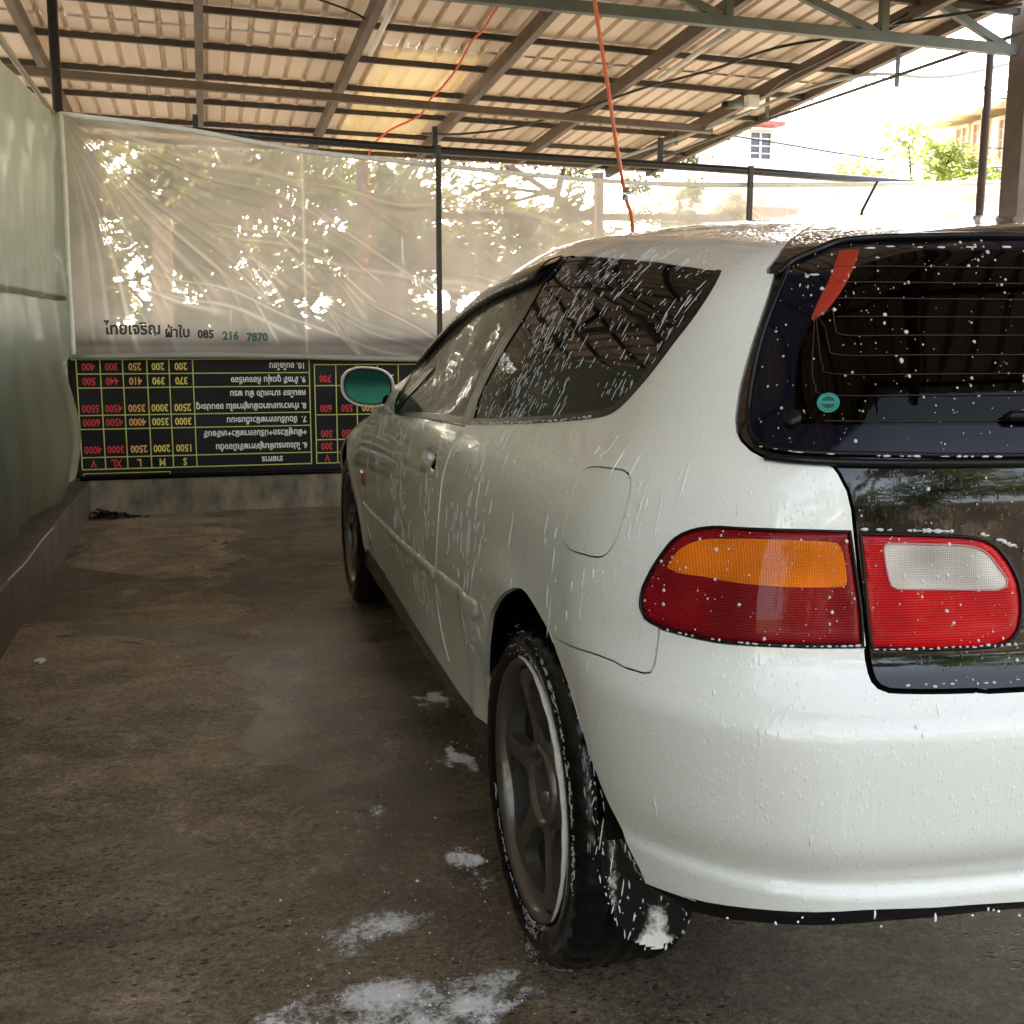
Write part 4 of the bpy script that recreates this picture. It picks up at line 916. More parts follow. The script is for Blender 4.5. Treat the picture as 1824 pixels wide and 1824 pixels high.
def cdt(loops, pts, eps=1e-5):
    V, E_ = [], []
    for L in loops:
        k = len(V); V += [Vector((float(a), float(b))) for a, b in L[0]]; m = len(L[0])
        E_ += [(k+i, k+(i+1) % m) for i in range(m if L[1] else m-1)]
    V += [Vector((float(a), float(b))) for a, b in pts]
    r = geometry.delaunay_2d_cdt(V, E_, [], 0, eps)
    return np.array([(v.x, v.y) for v in r[0]]), np.array([f for f in r[2] if len(f) == 3])

# ---- outlines in the (t, z) development of the body side
Q = POLY
bump_b = [(T0, .360)]+Q['bbot'][::-1]
arch = smooth([(.366, .332), (.352, .365), (.325, .41)]+Q['arch'][2:]+[(-.3043, .20), (.372, .20)], corner=60)
A = 3.28-.62; ar = .338
farch = np.array([(A+ar*math.cos(a), .30+ar*math.sin(a)) for a in np.linspace(-.35, math.pi+.35, 70)])
outer = [(T0, .360)]+Q['bbot'][::-1]+[(.374, .302), (.66, .302), (1.13, .298), (1.64, .285), (2.2, .27), (2.34, .262), (3.0, .255), (T1, .25)]
rim_t = np.concatenate([np.arange(T1, T0, -.014), [T0]]); rim_t[0] = T1
outer_poly = np.concatenate([smooth(outer, .014, False), np.stack([rim_t, zrim(rim_t)], 1)])
bump = smooth([(T0, .3601)]+Q['bbot'][::-1]+Q['arch'][:11:-1]+Q['bsplit']+Q['lamp'][11:17]+Q['gatelow'][7:]+[(T0, .6415)], corner=40)
bump = smooth([(T0, .30), (-.27, .30)]+Q['arch'][:11:-1]+Q['bsplit']+Q['lamp'][11:17]+[(-.4962, .6935)]+Q['gatelow'][8:]+[(T0, .6415)], corner=40)
gate = smooth([(T0, .6415)]+Q['gatelow'][::-1]+Q['gateup'][1:]+[(-.369, 1.150), (-.348, 1.174), (-.345, 1.4), (T0, 1.4)], corner=55)
door = smooth(Q['door'][:12]+[(.655, .345), (.93, .338), (1.32, .325), (1.72, .315), (2.02, .318), (2.13, .338)]+[(2.19, .375), (2.17, .42), (2.10, .49), (1.975, .57), (1.88, .656), (1.80, .722), (1.75, .765), (1.685, .798), (1.45, .821), (.9336, .8461)], corner=55)
qw = smooth(Q['qw'], corner=50); qg = inset(qw, .011)
dw = smooth([(.5697, .8648), (.9336, .8461), (1.3702, .8232), (1.46, .834), (1.60, .885), (1.72, .915), (1.66, .955), (1.55, 1.005), (1.40, 1.062), (1.20, 1.112), (1.0, 1.140), (.80, 1.158), (.60, 1.172), (.484, 1.180), (.4816, 1.157), (.4922, 1.1406), (.5026, 1.0872), (.5301, 1.0332), (.567, .9685), (.5798, .9122)], corner=50)
dg = inset(dw, .013)
sail = np.array([(1.36, .80), (1.36, .95), (1.47, .93), (1.475, .80)])
pill = np.array([(.575, .8635), (.505, .8665), (.542, .9111), (.5298, .9666), (.4946, 1.0302), (.468, 1.0835), (.463, 1.1405), (.463, 1.196), (.505, 1.199), (.50, 1.17), (.485, 1.165), (.4816, 1.157), (.4922, 1.1406), (.5026, 1.0872), (.5301, 1.0332), (.567, .9685), (.5798, .9122)])
fuel = smooth(Q['fuel'], .008, corner=60); lamp = smooth(Q['lamp'], .007, corner=50); inner = smooth(Q['inner'], .007, corner=50)
amber = smooth(Q['amber'], .006, corner=55); rev = smooth(Q['reverse'], .006, corner=55); handle = smooth(Q['handle'], .006, corner=70)
glass = smooth([(T0, .9055)]+Q['glassedge']+Q['glasstop'][1:]+[(T0, 1.172)], corner=45)
clear = smooth([(T0, .941)]+Q['clearedge'][:-1]+[(-.458, 1.140), (-.50, 1.148), (-.6, 1.150), (T0, 1.153)], corner=55)
G = .0022
door_i, gate_i, fuel_i, bump_i, lamp_i, inner_i = inset(door, G), inset(gate, .0032), inset(fuel, .0021), inset(bump, .0022), inset(lamp, .0028), inset(inner, .0026)
glass_o = glass
loops = [(p, True) for p in (outer_poly, arch, farch, bump, bump_i, gate, gate_i, door, door_i, qw, qg, dw, dg, pill, fuel, fuel_i, lamp, inner, handle, glass, clear, sail)]
gt = np.concatenate([np.arange(T0+.008, -.66, .016), np.arange(-.66, .3, .011), np.arange(.3, 2.6, .018), np.arange(2.6, T1, .024)]); gz = np.arange(.245, 1.30, .0125)
gp = np.stack(np.meshgrid(gt, gz, indexing='ij'), -1).reshape(-1, 2)
gp = gp[inside(outer_poly, gp)]
gp = gp+np.random.RandomState(1).uniform(-.0012, .0012, gp.shape)
V2, T2 = cdt(loops, gp)
cen = V2[T2].mean(1)
I = {k: inside(p, cen) for k, p in dict(outer=outer_poly, arch=arch, farch=farch, bump=bump, bump_i=bump_i, gate=gate, gate_i=gate_i, door=door, door_i=door_i, qw=qw, qg=qg, dw=dw, dg=dg, pill=pill, fuel=fuel, fuel_i=fuel_i, lamp=lamp, inner=inner, handle=handle, glass=glass, clear=clear, sail=sail).items()}
cls = np.full(len(T2), 'body', dtype=object)
cls[I['bump']] = ''; cls[I['bump_i']] = 'bumper'
cls[I['gate']] = ''; cls[I['gate_i']] = 'gate'
cls[I['door']] = ''; cls[I['door_i']] = 'door'
cls[I['fuel']] = ''; cls[I['fuel_i']] = 'fuel'
cls[I['pill']] = 'qframe'; cls[I['qw']] = 'qframe'; cls[I['qg']] = 'qglass'
cls[I['dw']] = 'dframe'; cls[I['dg']] = 'dglass'; cls[I['dg'] & I['sail']] = 'dframe'
cls[I['glass']] = 'gborder'; cls[I['clear']] = 'gclear'
cls[I['handle']] = ''; cls[I['lamp']] = ''; cls[I['inner']] = ''; cls[I['arch'] | I['farch']] = ''; cls[~I['outer']] = ''
P3 = S(V2[:, 0], V2[:, 1])
# ---- the roof, windscreen and bonnet seen from above, meeting the same rim
rim3 = S(rim_t, zrim(rim_t)); rim2 = rim3[:, :2]
roofloop = rim2
gx = np.arange(-.80, .001, .022); gy = np.arange(.2, 4.1, .024)
rp = np.stack(np.meshgrid(gx, gy, indexing='ij'), -1).reshape(-1, 2); rp = rp[inside(roofloop, rp)]
rp = rp[np.min(np.hypot(rp[:, None, 0]-rim2[None, ::2, 0], rp[:, None, 1]-rim2[None, ::2, 1]), 1) > .010]
blackr = np.array([(.01, .15), (-.66, .15), (-.585, .325), (-.553, .352), (-.50, .425), (-.42, .53), (-.33, .645), (-.25, .70), (-.12, .73), (.01, .74)])
wind = smooth([(.001, 2.80), (-.30, 2.77), (-.56, 2.66), (-.655, 2.52), (-.60, 2.20), (-.535, 1.93), (-.50, 1.875), (-.25, 1.90), (.001, 1.905)], .02, corner=50)
windg = inset(wind, .02); windg[:, 0] = np.where(wind[:, 0] > -.004, wind[:, 0], windg[:, 0])
V2r, T2r = cdt([(roofloop, True), (blackr, True), (inset(blackr, -.004), True), (wind, True), (windg, True)], rp)
cr = V2r[T2r].mean(1)
clr = np.full(len(T2r), 'body', dtype=object)
clr[inside(inset(blackr, -.004), cr)] = ''; clr[inside(blackr, cr)] = 'gate'; clr[inside(wind, cr)] = 'wframe'; clr[inside(windg, cr)] = 'wglass'; clr[~inside(roofloop, cr)] = ''
lo = np.full(len(V2r), .3); hi = np.full(len(V2r), 1.5)
for _ in range(34):
    m = (lo+hi)/2; ins = F(V2r[:, 0], V2r[:, 1], m) < 0; lo = np.where(ins, m, lo); hi = np.where(ins, hi, m)
P3r = np.stack([V2r[:, 0], V2r[:, 1], (lo+hi)/2], 1)
ALLP = np.concatenate([P3, P3r]); ALLT = np.concatenate([T2, T2r+len(P3)]); ALLC = np.concatenate([cls, clr])
ALLN = grad(ALLP)
fn = np.cross(ALLP[ALLT[:, 1]]-ALLP[ALLT[:, 0]], ALLP[ALLT[:, 2]]-ALLP[ALLT[:, 0]])
flip = (fn*ALLN[ALLT].mean(1)).sum(1) < 0
ALLT[flip] = ALLT[flip][:, ::-1]
def panel(name, key, mat, parent, mirror='none', rim=.009, off=0.0, keep=None, inner_off=None, tri=None, pts=None, nrm=None):
    """cut one panel out of the body surface; its free edges are folded inwards"""
    pts = ALLP if pts is None else pts; nrm = ALLN if nrm is None else nrm
    if tri is None:
        keys = key if isinstance(key, (list, tuple)) else [key]
        sel = np.isin(ALLC, keys)
        tri = ALLT[sel]
    used, inv = np.unique(tri, return_inverse=True); tri = inv.reshape(-1, 3); p = pts[used]; nn = nrm[used]
    # weld
    key_ = {}; mp = np.zeros(len(p), int); keepi = []
    for i, q in enumerate(np.round(p/2e-4).astype(int)):
        k = tuple(q)
        if k not in key_: key_[k] = len(keepi); keepi.append(i)
        mp[i] = key_[k]
    p = p[keepi]; nn = nn[keepi]; tri = mp[tri]; tri = tri[(tri[:, 0] != tri[:, 1]) & (tri[:, 1] != tri[:, 2]) & (tri[:, 0] != tri[:, 2])]
    p = p+nn*off
    if mirror in ('both', 'only'):
        pm = p*[-1, 1, 1]; nm = nn*[-1, 1, 1]; tm = tri[:, ::-1]
        if mirror == 'only': p, nn, tri = pm, nm, tm
        else: tri = np.concatenate([tri, tm+len(p)]); p = np.concatenate([p, pm]); nn = np.concatenate([nn, nm])
    edge = {}
    for f in tri:
        for a, b in ((f[0], f[1]), (f[1], f[2]), (f[2], f[0])):
            k = (min(a, b), max(a, b)); edge[k] = None if k in edge else (a, b)
    faces = [tuple(f) for f in tri]; verts = list(p); nl = [nn[i] for f in tri for i in f]
    if rim:
        m = {}
        for e in edge.values():
            if e is None: continue
            a, b = e
            if abs(p[a][0]) < 3e-3 and abs(p[b][0]) < 3e-3: continue
            for i in (a, b):
                if i not in m: m[i] = (len(verts), len(verts)+1); verts.append(p[i]); verts.append(p[i]-nn[i]*rim)
            faces.append((m[b][0], m[a][0], m[a][1], m[b][1]))
            d = p[b]-p[a]; q = np.cross(d, nn[a]); q = q/(np.linalg.norm(q)+1e-12); nl += [q]*4
    me = bpy.data.meshes.new(name); me.from_pydata([tuple(map(float, v)) for v in verts], [], [tuple(int(i) for i in f) for f in faces])
    me.polygons.foreach_set('use_smooth', [True]*len(me.polygons)); me.update()
    me.normals_split_custom_set([tuple(map(float, q)) for q in nl])
    return link(name, me, mat, parent)
def raised(name, poly, mat, parent, h=.008, w=.012, base=0.001, step=.008, classes=None, mirror='none', bulge=0.0):
    """low raised piece lying on the body surface, outline poly in (t, z)"""
    poly = np.asarray(poly); lo_, hi_ = poly.min(0), poly.max(0)
    g = np.stack(np.meshgrid(np.arange(lo_[0], hi_[0], step), np.arange(lo_[1], hi_[1], step), indexing='ij'), -1).reshape(-1, 2); g = g[inside(poly, g)]
    ip = inset(poly, w*.45)
    lp = [(poly, True), (ip, True)]
    if classes: lp += [(c, True) for c in classes.values()]
    v, t = cdt(lp, g); c = v[t].mean(1); t = t[inside(poly, c)]; c = v[t].mean(1)
    def dist(q):
        d = np.full(len(q), 9.0)
        for a, b in zip(poly, np.roll(poly, -1, 0)):
            e = b-a; s = np.clip(((q-a)@e)/(e@e+1e-15), 0, 1); d = np.minimum(d, np.hypot(*(q-a-s[:, None]*e).T))
        return d
    d = dist(v); hh = base+h*np.sqrt(np.clip(1-(1-np.clip(d/w, 0, 1))**2, 0, 1))+bulge*np.clip(d/.05, 0, 1)
    b3 = S(v[:, 0], v[:, 1]); n3 = grad(b3); p = b3+n3*hh[:, None]
    f = np.cross(p[t[:, 1]]-p[t[:, 0]], p[t[:, 2]]-p[t[:, 0]]); fl = (f*n3[t].mean(1)).sum(1) < 0; t[fl] = t[fl][:, ::-1]
    if mirror == 'only': p = p*[-1, 1, 1]; t = t[:, ::-1]
    out = []
    if classes:
        lab = np.full(len(t), 0); names = list(classes)
        for i, k in enumerate(names): lab[inside(classes[k], v[t].mean(1))] = i+1
    else: lab = np.zeros(len(t), int); names = []
    for i in range(len(names)+1):
        tt = t[lab == i]; u, inv = np.unique(tt, return_inverse=True)
        if isinstance(mat, (list, tuple)): m_ = mat[i]; nm = name[i]
        else: m_ = mat; nm = name
        o = pydata(nm, p[u], inv.reshape(-1, 3), m_, parent if i == 0 else out[0], True); out.append(o)
    return out

WHITE = paint('wet_white_paint', (.765, .785, .755)); BLACK = paint('wet_black_paint', (.003, .0033, .0045), .22, .10, .06, 1.5)
car = tag(empty('hatchback_car', (0, .71, 0)), 'white three door hatchback with black tailgate, wet and soapy, parked on the concrete floor', 'car')
panel('body', 'body', WHITE, car, 'both')
for mir, nm in (('none', ''), ('only', '')):
    dr = panel('door', 'door', WHITE, car, mir)
    panel('window_frame', 'dframe', M['black_trim'], dr, mir, .012, .0015)
    panel('door_window', 'dglass', glassmat('door_glass', (.30, .33, .30), .8, 1.38, (.36, .37, .31), .42, .04) if mir == 'none' else glassmat('far_glass', (.42, .47, .43)), dr, mir, 0, -.001)
    panel('window_seal', 'qframe', M['black_trim'], car, mir, .012, .0012)
    qo = panel('quarter_window', 'qglass', glassmat('quarter_glass', (.010, .010, .010), .55, 1.42, (.6, .6, .6), .008), car, mir, 0, -.001)
panel('rear_bumper', 'bumper', WHITE, car, 'both')
gt_o = panel('tailgate', 'gate', BLACK, car, 'both')
navy = pbr('ceramic_border', (.002, .003, .009), .08, spec=.2)
rw = panel('rear_window', 'gclear', glassmat('rear_glass', (.009, .015, .014), .6, 1.33), gt_o, 'both', 0, .0005)
panel('window_border', 'gborder', navy, rw, 'both', .006, .0008)
panel('windscreen_seal', 'wframe', M['black_trim'], car, 'both', .01, .001)
panel('windscreen', 'wglass', glassmat('windscreen_glass', (.72, .80, .74)), car, 'both', 0, 0)
panel('fuel_flap', 'fuel', WHITE, car)
# dark inner skin behind every gap
sel = np.isin(ALLC, ['body', 'door', 'gate', 'bumper', 'fuel', '']) & np.concatenate([I['outer'] & ~(I['arch'] | I['farch']), inside(roofloop, cr)])
panel('inner_skin', None, M['black_matt'], car, 'both', 0, -.014, tri=ALLT[sel])
# thin bright bead of water along the door gap
# ---- trims on the flank
raised('door_moulding', smooth(Q['mold_door'], .008, corner=50), WHITE, dr if False else car, .007, .011, .001)
raised('quarter_moulding', smooth(Q['mold_rear'], .008, corner=60), WHITE, car, .006, .011, .001)
m_orange = pbr('amber_lens', (.55, .13, .01), .15, coat=1); 
raised('side_marker', smooth([(2.035, .585), (2.035, .545), (2.085, .538), (2.10, .562), (2.085, .59)], .006), m_orange, car, .008, .008, .002, .005)
DL0 = [o for o in car.children if o.name.startswith('door') and 'moulding' not in o.name][0]
# glass trim line around the rear window (thin raised bead), and the sill lip of the glass
def bead(name, pts, r, mat, parent, off=.002, mirror=True, seg=6):
    pts = np.array(catmull(pts, 6)); b = S(pts[:, 0], pts[:, 1]); n = grad(b); p = b+n*off
    bm = bmesh.new()
    if mirror and abs(p[-1][0]) < .02: p = np.concatenate([p, (p*[-1, 1, 1])[::-1][1:]])
    tube(bm, p, r, seg)
    return obj(name, bm, mat, parent, True)
bead('lower_glass_trim', [(-.3879, 1.1307)]+Q['glassedge'][::-1][1:]+[(T0, .9055)], .0035, M['black_trim'], gt_o, .002)
bead('glass_sill', [(-.40, .9035), (-.43, .9015), (-.50, .900), (-.60, .8985), (-.80, .897), (T0, .8965)], .0055, M['black_trim'], gt_o, .003)
spl_p = [(-.3775, 1.118), (-.3877, 1.1325), (-.4003, 1.1405), (-.4241, 1.151), (-.4528, 1.1614), (-.5028, 1.1655), (-.5963, 1.1675), (-.6845, 1.1695), (T0, 1.172)]
bead('upper_glass_trim', spl_p, .005, M['black_trim'], gt_o, .003)
# defroster: red bus bar and thin lines just inside the glass
red_c = pbr('red_conductor', (.30, .022, .008), .4); line_c = pbr('heating_line', (.032, .008, .006), .5)
raised('defroster_busbar', smooth([(-.4539, 1.1500), (-.470, 1.1512), (-.4835, 1.1505), (-.471, 1.1182), (-.456, 1.0898), (-.4415, 1.0694), (-.4310, 1.0613), (-.4290, 1.064), (-.4362, 1.0899), (-.4455, 1.1145)], .006, corner=60), red_c, rw, .0004, .003, .0012, .006)
bm = bmesh.new()
lines = []
for k, z in enumerate([1.128, 1.108, 1.088, 1.066, 1.044, 1.021, .999, .975, .952]):
    if z > 1.062: xs = -.452-.004*max(0, k-2)
    else: xs = -.4285-.006+.0035*(8-k)*-1
    if z > 1.062: pts = [(xs, z), (-.5, z), (-.6, z), (-.8, z), (T0, z)]
    else:
        t0_ = -.431-.0052*(8-k)
        pts = [(-.431-.0016*(8-k), 1.066), (t0_+.001, z+.030), (t0_-.004, z+.010), (t0_-.016, z), (-.55, z), (-.7, z), (-.85, z), (T0, z)]
    if k == 8: pts = [(-.45, z-.006), (-.6, z-.006), (-.8, z-.006), (T0, z-.006)]
    q = np.array(catmull(pts, 5)); b = S(q[:, 0], q[:, 1]); n = grad(b); pp = b+n*.0017
    pp = np.concatenate([pp, (pp*[-1, 1, 1])[::-1][1:]])
    tube(bm, pp, .0006, 4, False)
obj('defroster_lines', bm, line_c, rw)
# round sticker and glass fixings
def on_surf(t, z, off):
    b = S(np.array([t]), np.array([z])); n = grad(b)[0]; c = b[0]+n*off
    x = np.cross([0, 0, 1], n); x /= np.linalg.norm(x); y = np.cross(n, x)
    return c, x, y, n
c, ax_, ay_, an_ = on_surf(-.4535, .966, .002)
teal = pbr('teal_sticker', (.01, .26, .21), .4); dk = pbr('dark_sticker_print', (.012, .05, .05), .4)
def disc(bm, c, x, y, n, r0, r1, seg=32, up=0.0):
    a = [bm.verts.new(c+n*up+(x*math.cos(t)+y*math.sin(t))*r1) for t in np.linspace(0, 2*math.pi, seg, endpoint=False)]
    if r0 <= 0: bm.faces.new(a); return
    b = [bm.verts.new(c+n*up+(x*math.cos(t)+y*math.sin(t))*r0) for t in np.linspace(0, 2*math.pi, seg, endpoint=False)]
    for k in range(seg): bm.faces.new((a[k], a[(k+1) % seg], b[(k+1) % seg], b[k]))
bm = bmesh.new(); disc(bm, c, ax_, ay_, an_, 0, .0128); st = tag(obj('round_sticker', bm, teal, rw))
bm = bmesh.new(); disc(bm, c, ax_, ay_, an_, .0062, .0078, 32, .0006)
for s in range(14):
    a = math.pi*1.08+s*math.pi*.84/13; q = c+(ax_*math.cos(a)+ay_*math.sin(a))*.0102+an_*.0006
    disc(bm, q, ax_, ay_, an_, 0, .0007, 6)
def quad(bm, c, x, y, n, w, h, up): bm.faces.new([bm.verts.new(c+x*sx*w/2+y*sy*h/2+n*up) for sx, sy in ((-1, -1), (1, -1), (1, 1), (-1, 1))])
disc(bm, c, ax_, ay_, an_, 0, .0062, 24, .0003)
obj('sticker_ring', bm, dk, st)
bm = bmesh.new(); quad(bm, c, ax_, ay_, an_, .0150, .0036, .0009); obj('sticker_band', bm, teal, st)
for (t_, z_) in ((-.4205, .9465),):
    c, x, y, n = on_surf(t_, z_, 0)
    bm = bmesh.new(); tube(bm, [c-n*.002, c+n*.007, c+n*.009], [.0115, .0115, .009], 20); obj('glass_stud', bm, M['black_trim'], gt_o, True)
c, x, y, n = on_surf(-.655, .9475, 0)
bm = bmesh.new(); tube(bm, [c-x*.028+n*.004, c-x*.02+n*.010, c+x*.03+n*.010, c+x*.05+n*.010], [.003, .007, .007, .007], 10); obj('wiper_pivot', bm, M['black_trim'], gt_o, True)
gl = pbr('soapy_gap_water', (.80, .80, .76), .25, coat=.5)
gap_o = bead('gap_foam', [(q[0], q[1]) for q in Q['door'][1:12]]+[(.655, .347)], .0021, gl, DL0, .0, False, 6)
bead('gap_foam', [(2.13, .345), (2.19, .375), (2.17, .42), (2.10, .49), (1.975, .57), (1.88, .656), (1.80, .722), (1.75, .765), (1.685, .798)], .0024, gl, DL0, .0, False, 6)
# ---- lamps
def lens_material(name, col, sc=260, dark=.45, rough=.12, both=True, emis=None):
    m, n, l = newmat(name)
    o = n.new('ShaderNodeOutputMaterial'); b = n.new('ShaderNodeBsdfPrincipled'); l.new(b.outputs[0], o.inputs[0])
    b.inputs['Roughness'].default_value = .35; b.inputs['Specular IOR Level'].default_value = .08; b.inputs['Coat Weight'].default_value = .38; b.inputs['Coat Roughness'].default_value = .02; b.inputs['Coat IOR'].default_value = 1.42
    b.inputs['Subsurface Weight'].default_value = .0
    tc = n.new('ShaderNodeTexCoord'); sp = n.new('ShaderNodeSeparateXYZ'); l.new(tc.outputs['Object'], sp.inputs[0])
    def ridge(ax, s):
        q = n.new('ShaderNodeMath'); q.operation = 'MULTIPLY'; q.inputs[1].default_value = s; l.new(sp.outputs[ax], q.inputs[0])
        p = n.new('ShaderNodeMath'); p.operation = 'PINGPONG'; p.inputs[1].default_value = 1; l.new(q.outputs[0], p.inputs[0]); return p.outputs[0]
    rz = ridge(2, sc*2); rx = ridge(0, sc*2)
    ad = n.new('ShaderNodeMath'); ad.operation = 'MULTIPLY' if both else 'ADD'; l.new(rz, ad.inputs[0])
    if both: l.new(rx, ad.inputs[1])
    else: ad.inputs[1].default_value = 0
    big = n.new('ShaderNodeTexNoise'); big.inputs['Scale'].default_value = 11; big.inputs['Detail'].default_value = 1; l.new(tc.outputs['Object'], big.inputs['Vector'])
    r = n.new('ShaderNodeMapRange'); r.inputs['From Min'].default_value = .36; r.inputs['From Max'].default_value = .64; r.inputs['To Min'].default_value = dark; r.inputs['To Max'].default_value = 1.25; l.new(big.outputs['Fac'], r.inputs[0])
    r2 = n.new('ShaderNodeMapRange'); r2.inputs['To Min'].default_value = 1.15; r2.inputs['To Max'].default_value = .55; l.new(ad.outputs[0], r2.inputs[0])
    mm = n.new('ShaderNodeMath'); mm.operation = 'MULTIPLY'; l.new(r.outputs[0], mm.inputs[0]); l.new(r2.outputs[0], mm.inputs[1])
    x = n.new('ShaderNodeMix'); x.data_type = 'RGBA'; x.blend_type = 'MULTIPLY'; x.inputs[0].default_value = 1; x.inputs[6].default_value = (*col, 1); l.new(mm.outputs[0], x.inputs[7]); l.new(x.outputs[2], b.inputs['Base Color'])
    bp = n.new('ShaderNodeBump'); bp.inputs['Strength'].default_value = .4; bp.inputs['Distance'].default_value = .002; l.new(ad.outputs[0], bp.inputs['Height']); l.new(bp.outputs[0], b.inputs['Normal'])
    return m
RED = lens_material('deep_red_lens', (.22, .003, .007), 330, .72, both=False); RED2 = lens_material('bright_red_lens', (.48, .004, .008), 330, .7, both=False)
AMB = lens_material('amber_lens_prisms', (.62, .14, .004), 370, .7); CLR = lens_material('clear_lens_prisms', (.52, .48, .44), 370, .55)
RIMR = pbr('smoked_red_edge', (.10, .003, .006), .15, coat=1)
for mir in ('none', 'only'):
    tl_ = raised(['tail_light', 'indicator_lens'], lamp_i, [RED, AMB], car, .004, .012, -.002, .006, {'a': amber}, mir)
    a2 = inset(amber, -.0042)
    tg_ = raised(['tail_light', 'reversing_lens'], inner_i, [RED2, CLR], gt_o, .004, .012, -.002, .006, {'a': rev}, mir)
def ring_on(name, poly, r, mat, parent, off):
    b = S(poly[:, 0], poly[:, 1]); n = grad(b); p = b+n*off; p = np.concatenate([p, p[:2]])
    bm = bmesh.new(); tube(bm, p, r, 5, False); return obj(name, bm, mat, parent, True)
ring_on('reversing_bezel', rev, .0012, pbr('pink_bezel', (.45, .20, .20), .3), gt_o, .0025)
ring_on('lamp_seal', inset(lamp, .0012), .0022, M['black_trim'], car, -.0005); ring_on('lamp_seal', inset(inner, .0012), .0022, M['black_trim'], gt_o, -.0005)
# ---- door handle: recessed cup and pull
hp = inset(handle, .0004); c0 = handle.mean(0); rings = []
for k, (s, d) in enumerate(((1, 0.0), (.93, -.002), (.80, -.009), (.62, -.014), (.3, -.016))):
    q = c0+(hp-c0)*s; b = S(q[:, 0], q[:, 1]); n = grad(b); rings.append(b+n*d)
bm = bmesh.new(); rv = [[bm.verts.new(p) for p in r_] for r_ in rings]
for r0, r1_ in zip(rv, rv[1:]):
    for k in range(len(r0)): f = bm.faces.new((r0[k], r0[(k+1) % len(r0)], r1_[(k+1) % len(r0)], r1_[k])); f.smooth = True
bm.faces.new(rv[-1]); bmesh.ops.recalc_face_normals(bm, faces=bm.faces)
DL = [o for o in car.children if o.name.startswith('door') and 'moulding' not in o.name][0]
ho = obj('door_handle', bm, WHITE, DL, True)
hc = [(.80, .748), (.775, .757), (.745, .768), (.725, .782)]
q = np.array(catmull(hc, 5)); b = S(q[:, 0], q[:, 1]); n = grad(b)
bm = bmesh.new(); tube(bm, b+n*.004, [.0085+.003*math.sin(k/len(q)*3.1) for k in range(len(q))], 10); obj('handle_pull', bm, WHITE, ho, True)
bm = bmesh.new(); cl, x, y, n_ = on_surf(.805, .752, .001); tube(bm, [cl, cl+n_*.003], .008, 16); obj('key_lock', bm, M['chrome'], ho, True)
# ---- weather visor over the door window
vt = np.array(catmull([(1.66, .940), (1.55, .978), (1.42, 1.024), (1.25, 1.070), (1.03, 1.097), (.82, 1.114), (.67, 1.126), (.56, 1.133), (.490, 1.142)], 8))
smoke = pbr('smoked_acrylic', (.012, .010, .008), .22, spec=.25)
rows_ = []
for s, off in ((-.004, .0035), (0, .013), (.006, .0165), (.018, .0165), (.034, .014), (.050, .004)):
    z = np.minimum(vt[:, 1]+s*np.clip((1.70-vt[:, 0])*5, .5, 1), zrim(vt[:, 0])); b = S(vt[:, 0], z); n = grad(b); rows_.append(b+n*off)
bm = bmesh.new(); rv = [[bm.verts.new(p) for p in r_] for r_ in rows_]
for r0, r1_ in zip(rv, rv[1:]):
    for k in range(len(r0)-1): f = bm.faces.new((r0[k], r0[k+1], r1_[k+1], r1_[k])); f.smooth = True
bmesh.ops.recalc_face_normals(bm, faces=bm.faces); bmesh.ops.solidify(bm, geom=bm.faces[:], thickness=.0022)
obj('window_visor', bm, smoke, DL, True)
# ---- door mirror
mr = []
C0 = Vector((-.832, 2.335, .881)); yaw = math.radians(-8)
def mp_(u, v, w):      # u sideways (m), w up, v forward
    return C0+Vector((u*math.cos(yaw)-v*math.sin(yaw), u*math.sin(yaw)+v*math.cos(yaw), w))
def oval(a, sx=.079, sz=.0595):
    e = 2.6; ca, sa = math.cos(a), math.sin(a)
    x = sx*math.copysign(abs(ca)**(2/e), ca); z = sz*math.copysign(abs(sa)**(2/e), sa)
    if x < 0: z *= 1-.10*(x/sx)**2*(1 if z < 0 else .6)
    return x, z+.010*(x/sx)*(-.5)
AN = [2*math.pi*k/48 for k in range(48)]
bm = bmesh.new(); rv = []
for v, s in ((.024, .84), (.016, .875), (.004, .91), (-.004, .94), (-.005, .98), (0, 1.0), (.012, 1.02), (.035, .99), (.06, .88), (.08, .66), (.09, .35)):
    rv.append([bm.verts.new(mp_(oval(a)[0]*s, v, oval(a)[1]*s)) for a in AN])
for r0, r1_ in zip(rv, rv[1:]):
    for k in range(48): f = bm.faces.new((r0[k], r0[(k+1) % 48], r1_[(k+1) % 48], r1_[k])); f.smooth = True
bm.faces.new(rv[-1]); bmesh.ops.recalc_face_normals(bm, faces=bm.faces)
mo = obj('side_mirror', bm, paint('lightened_mirror_paint', (.80, .81, .79), .5), DL, True)  # body white lightened to stand in for more light on the housing
bm = bmesh.new(); bm.faces.new([bm.verts.new(mp_(oval(a)[0]*.875, .017, oval(a)[1]*.875)) for a in AN])
obj('mirror_glass', bm, pbr('green_tinted_mirror', (.008, .048, .045), .04, metal=1), mo)
bm = bmesh.new(); pr = [mp_(oval(a)[0]*.875, .015, oval(a)[1]*.875) for a in AN]; tube(bm, pr+pr[:2], .0028, 6, False); obj('mirror_seal', bm, M['black_trim'], mo, True)
bm = bmesh.new(); tube(bm, [(-.772, 2.34, .838), (-.755, 2.31, .832), (-.738, 2.27, .832)], [.020, .019, .020], 12); obj('mirror_foot', bm, M['black_trim'], mo, True)
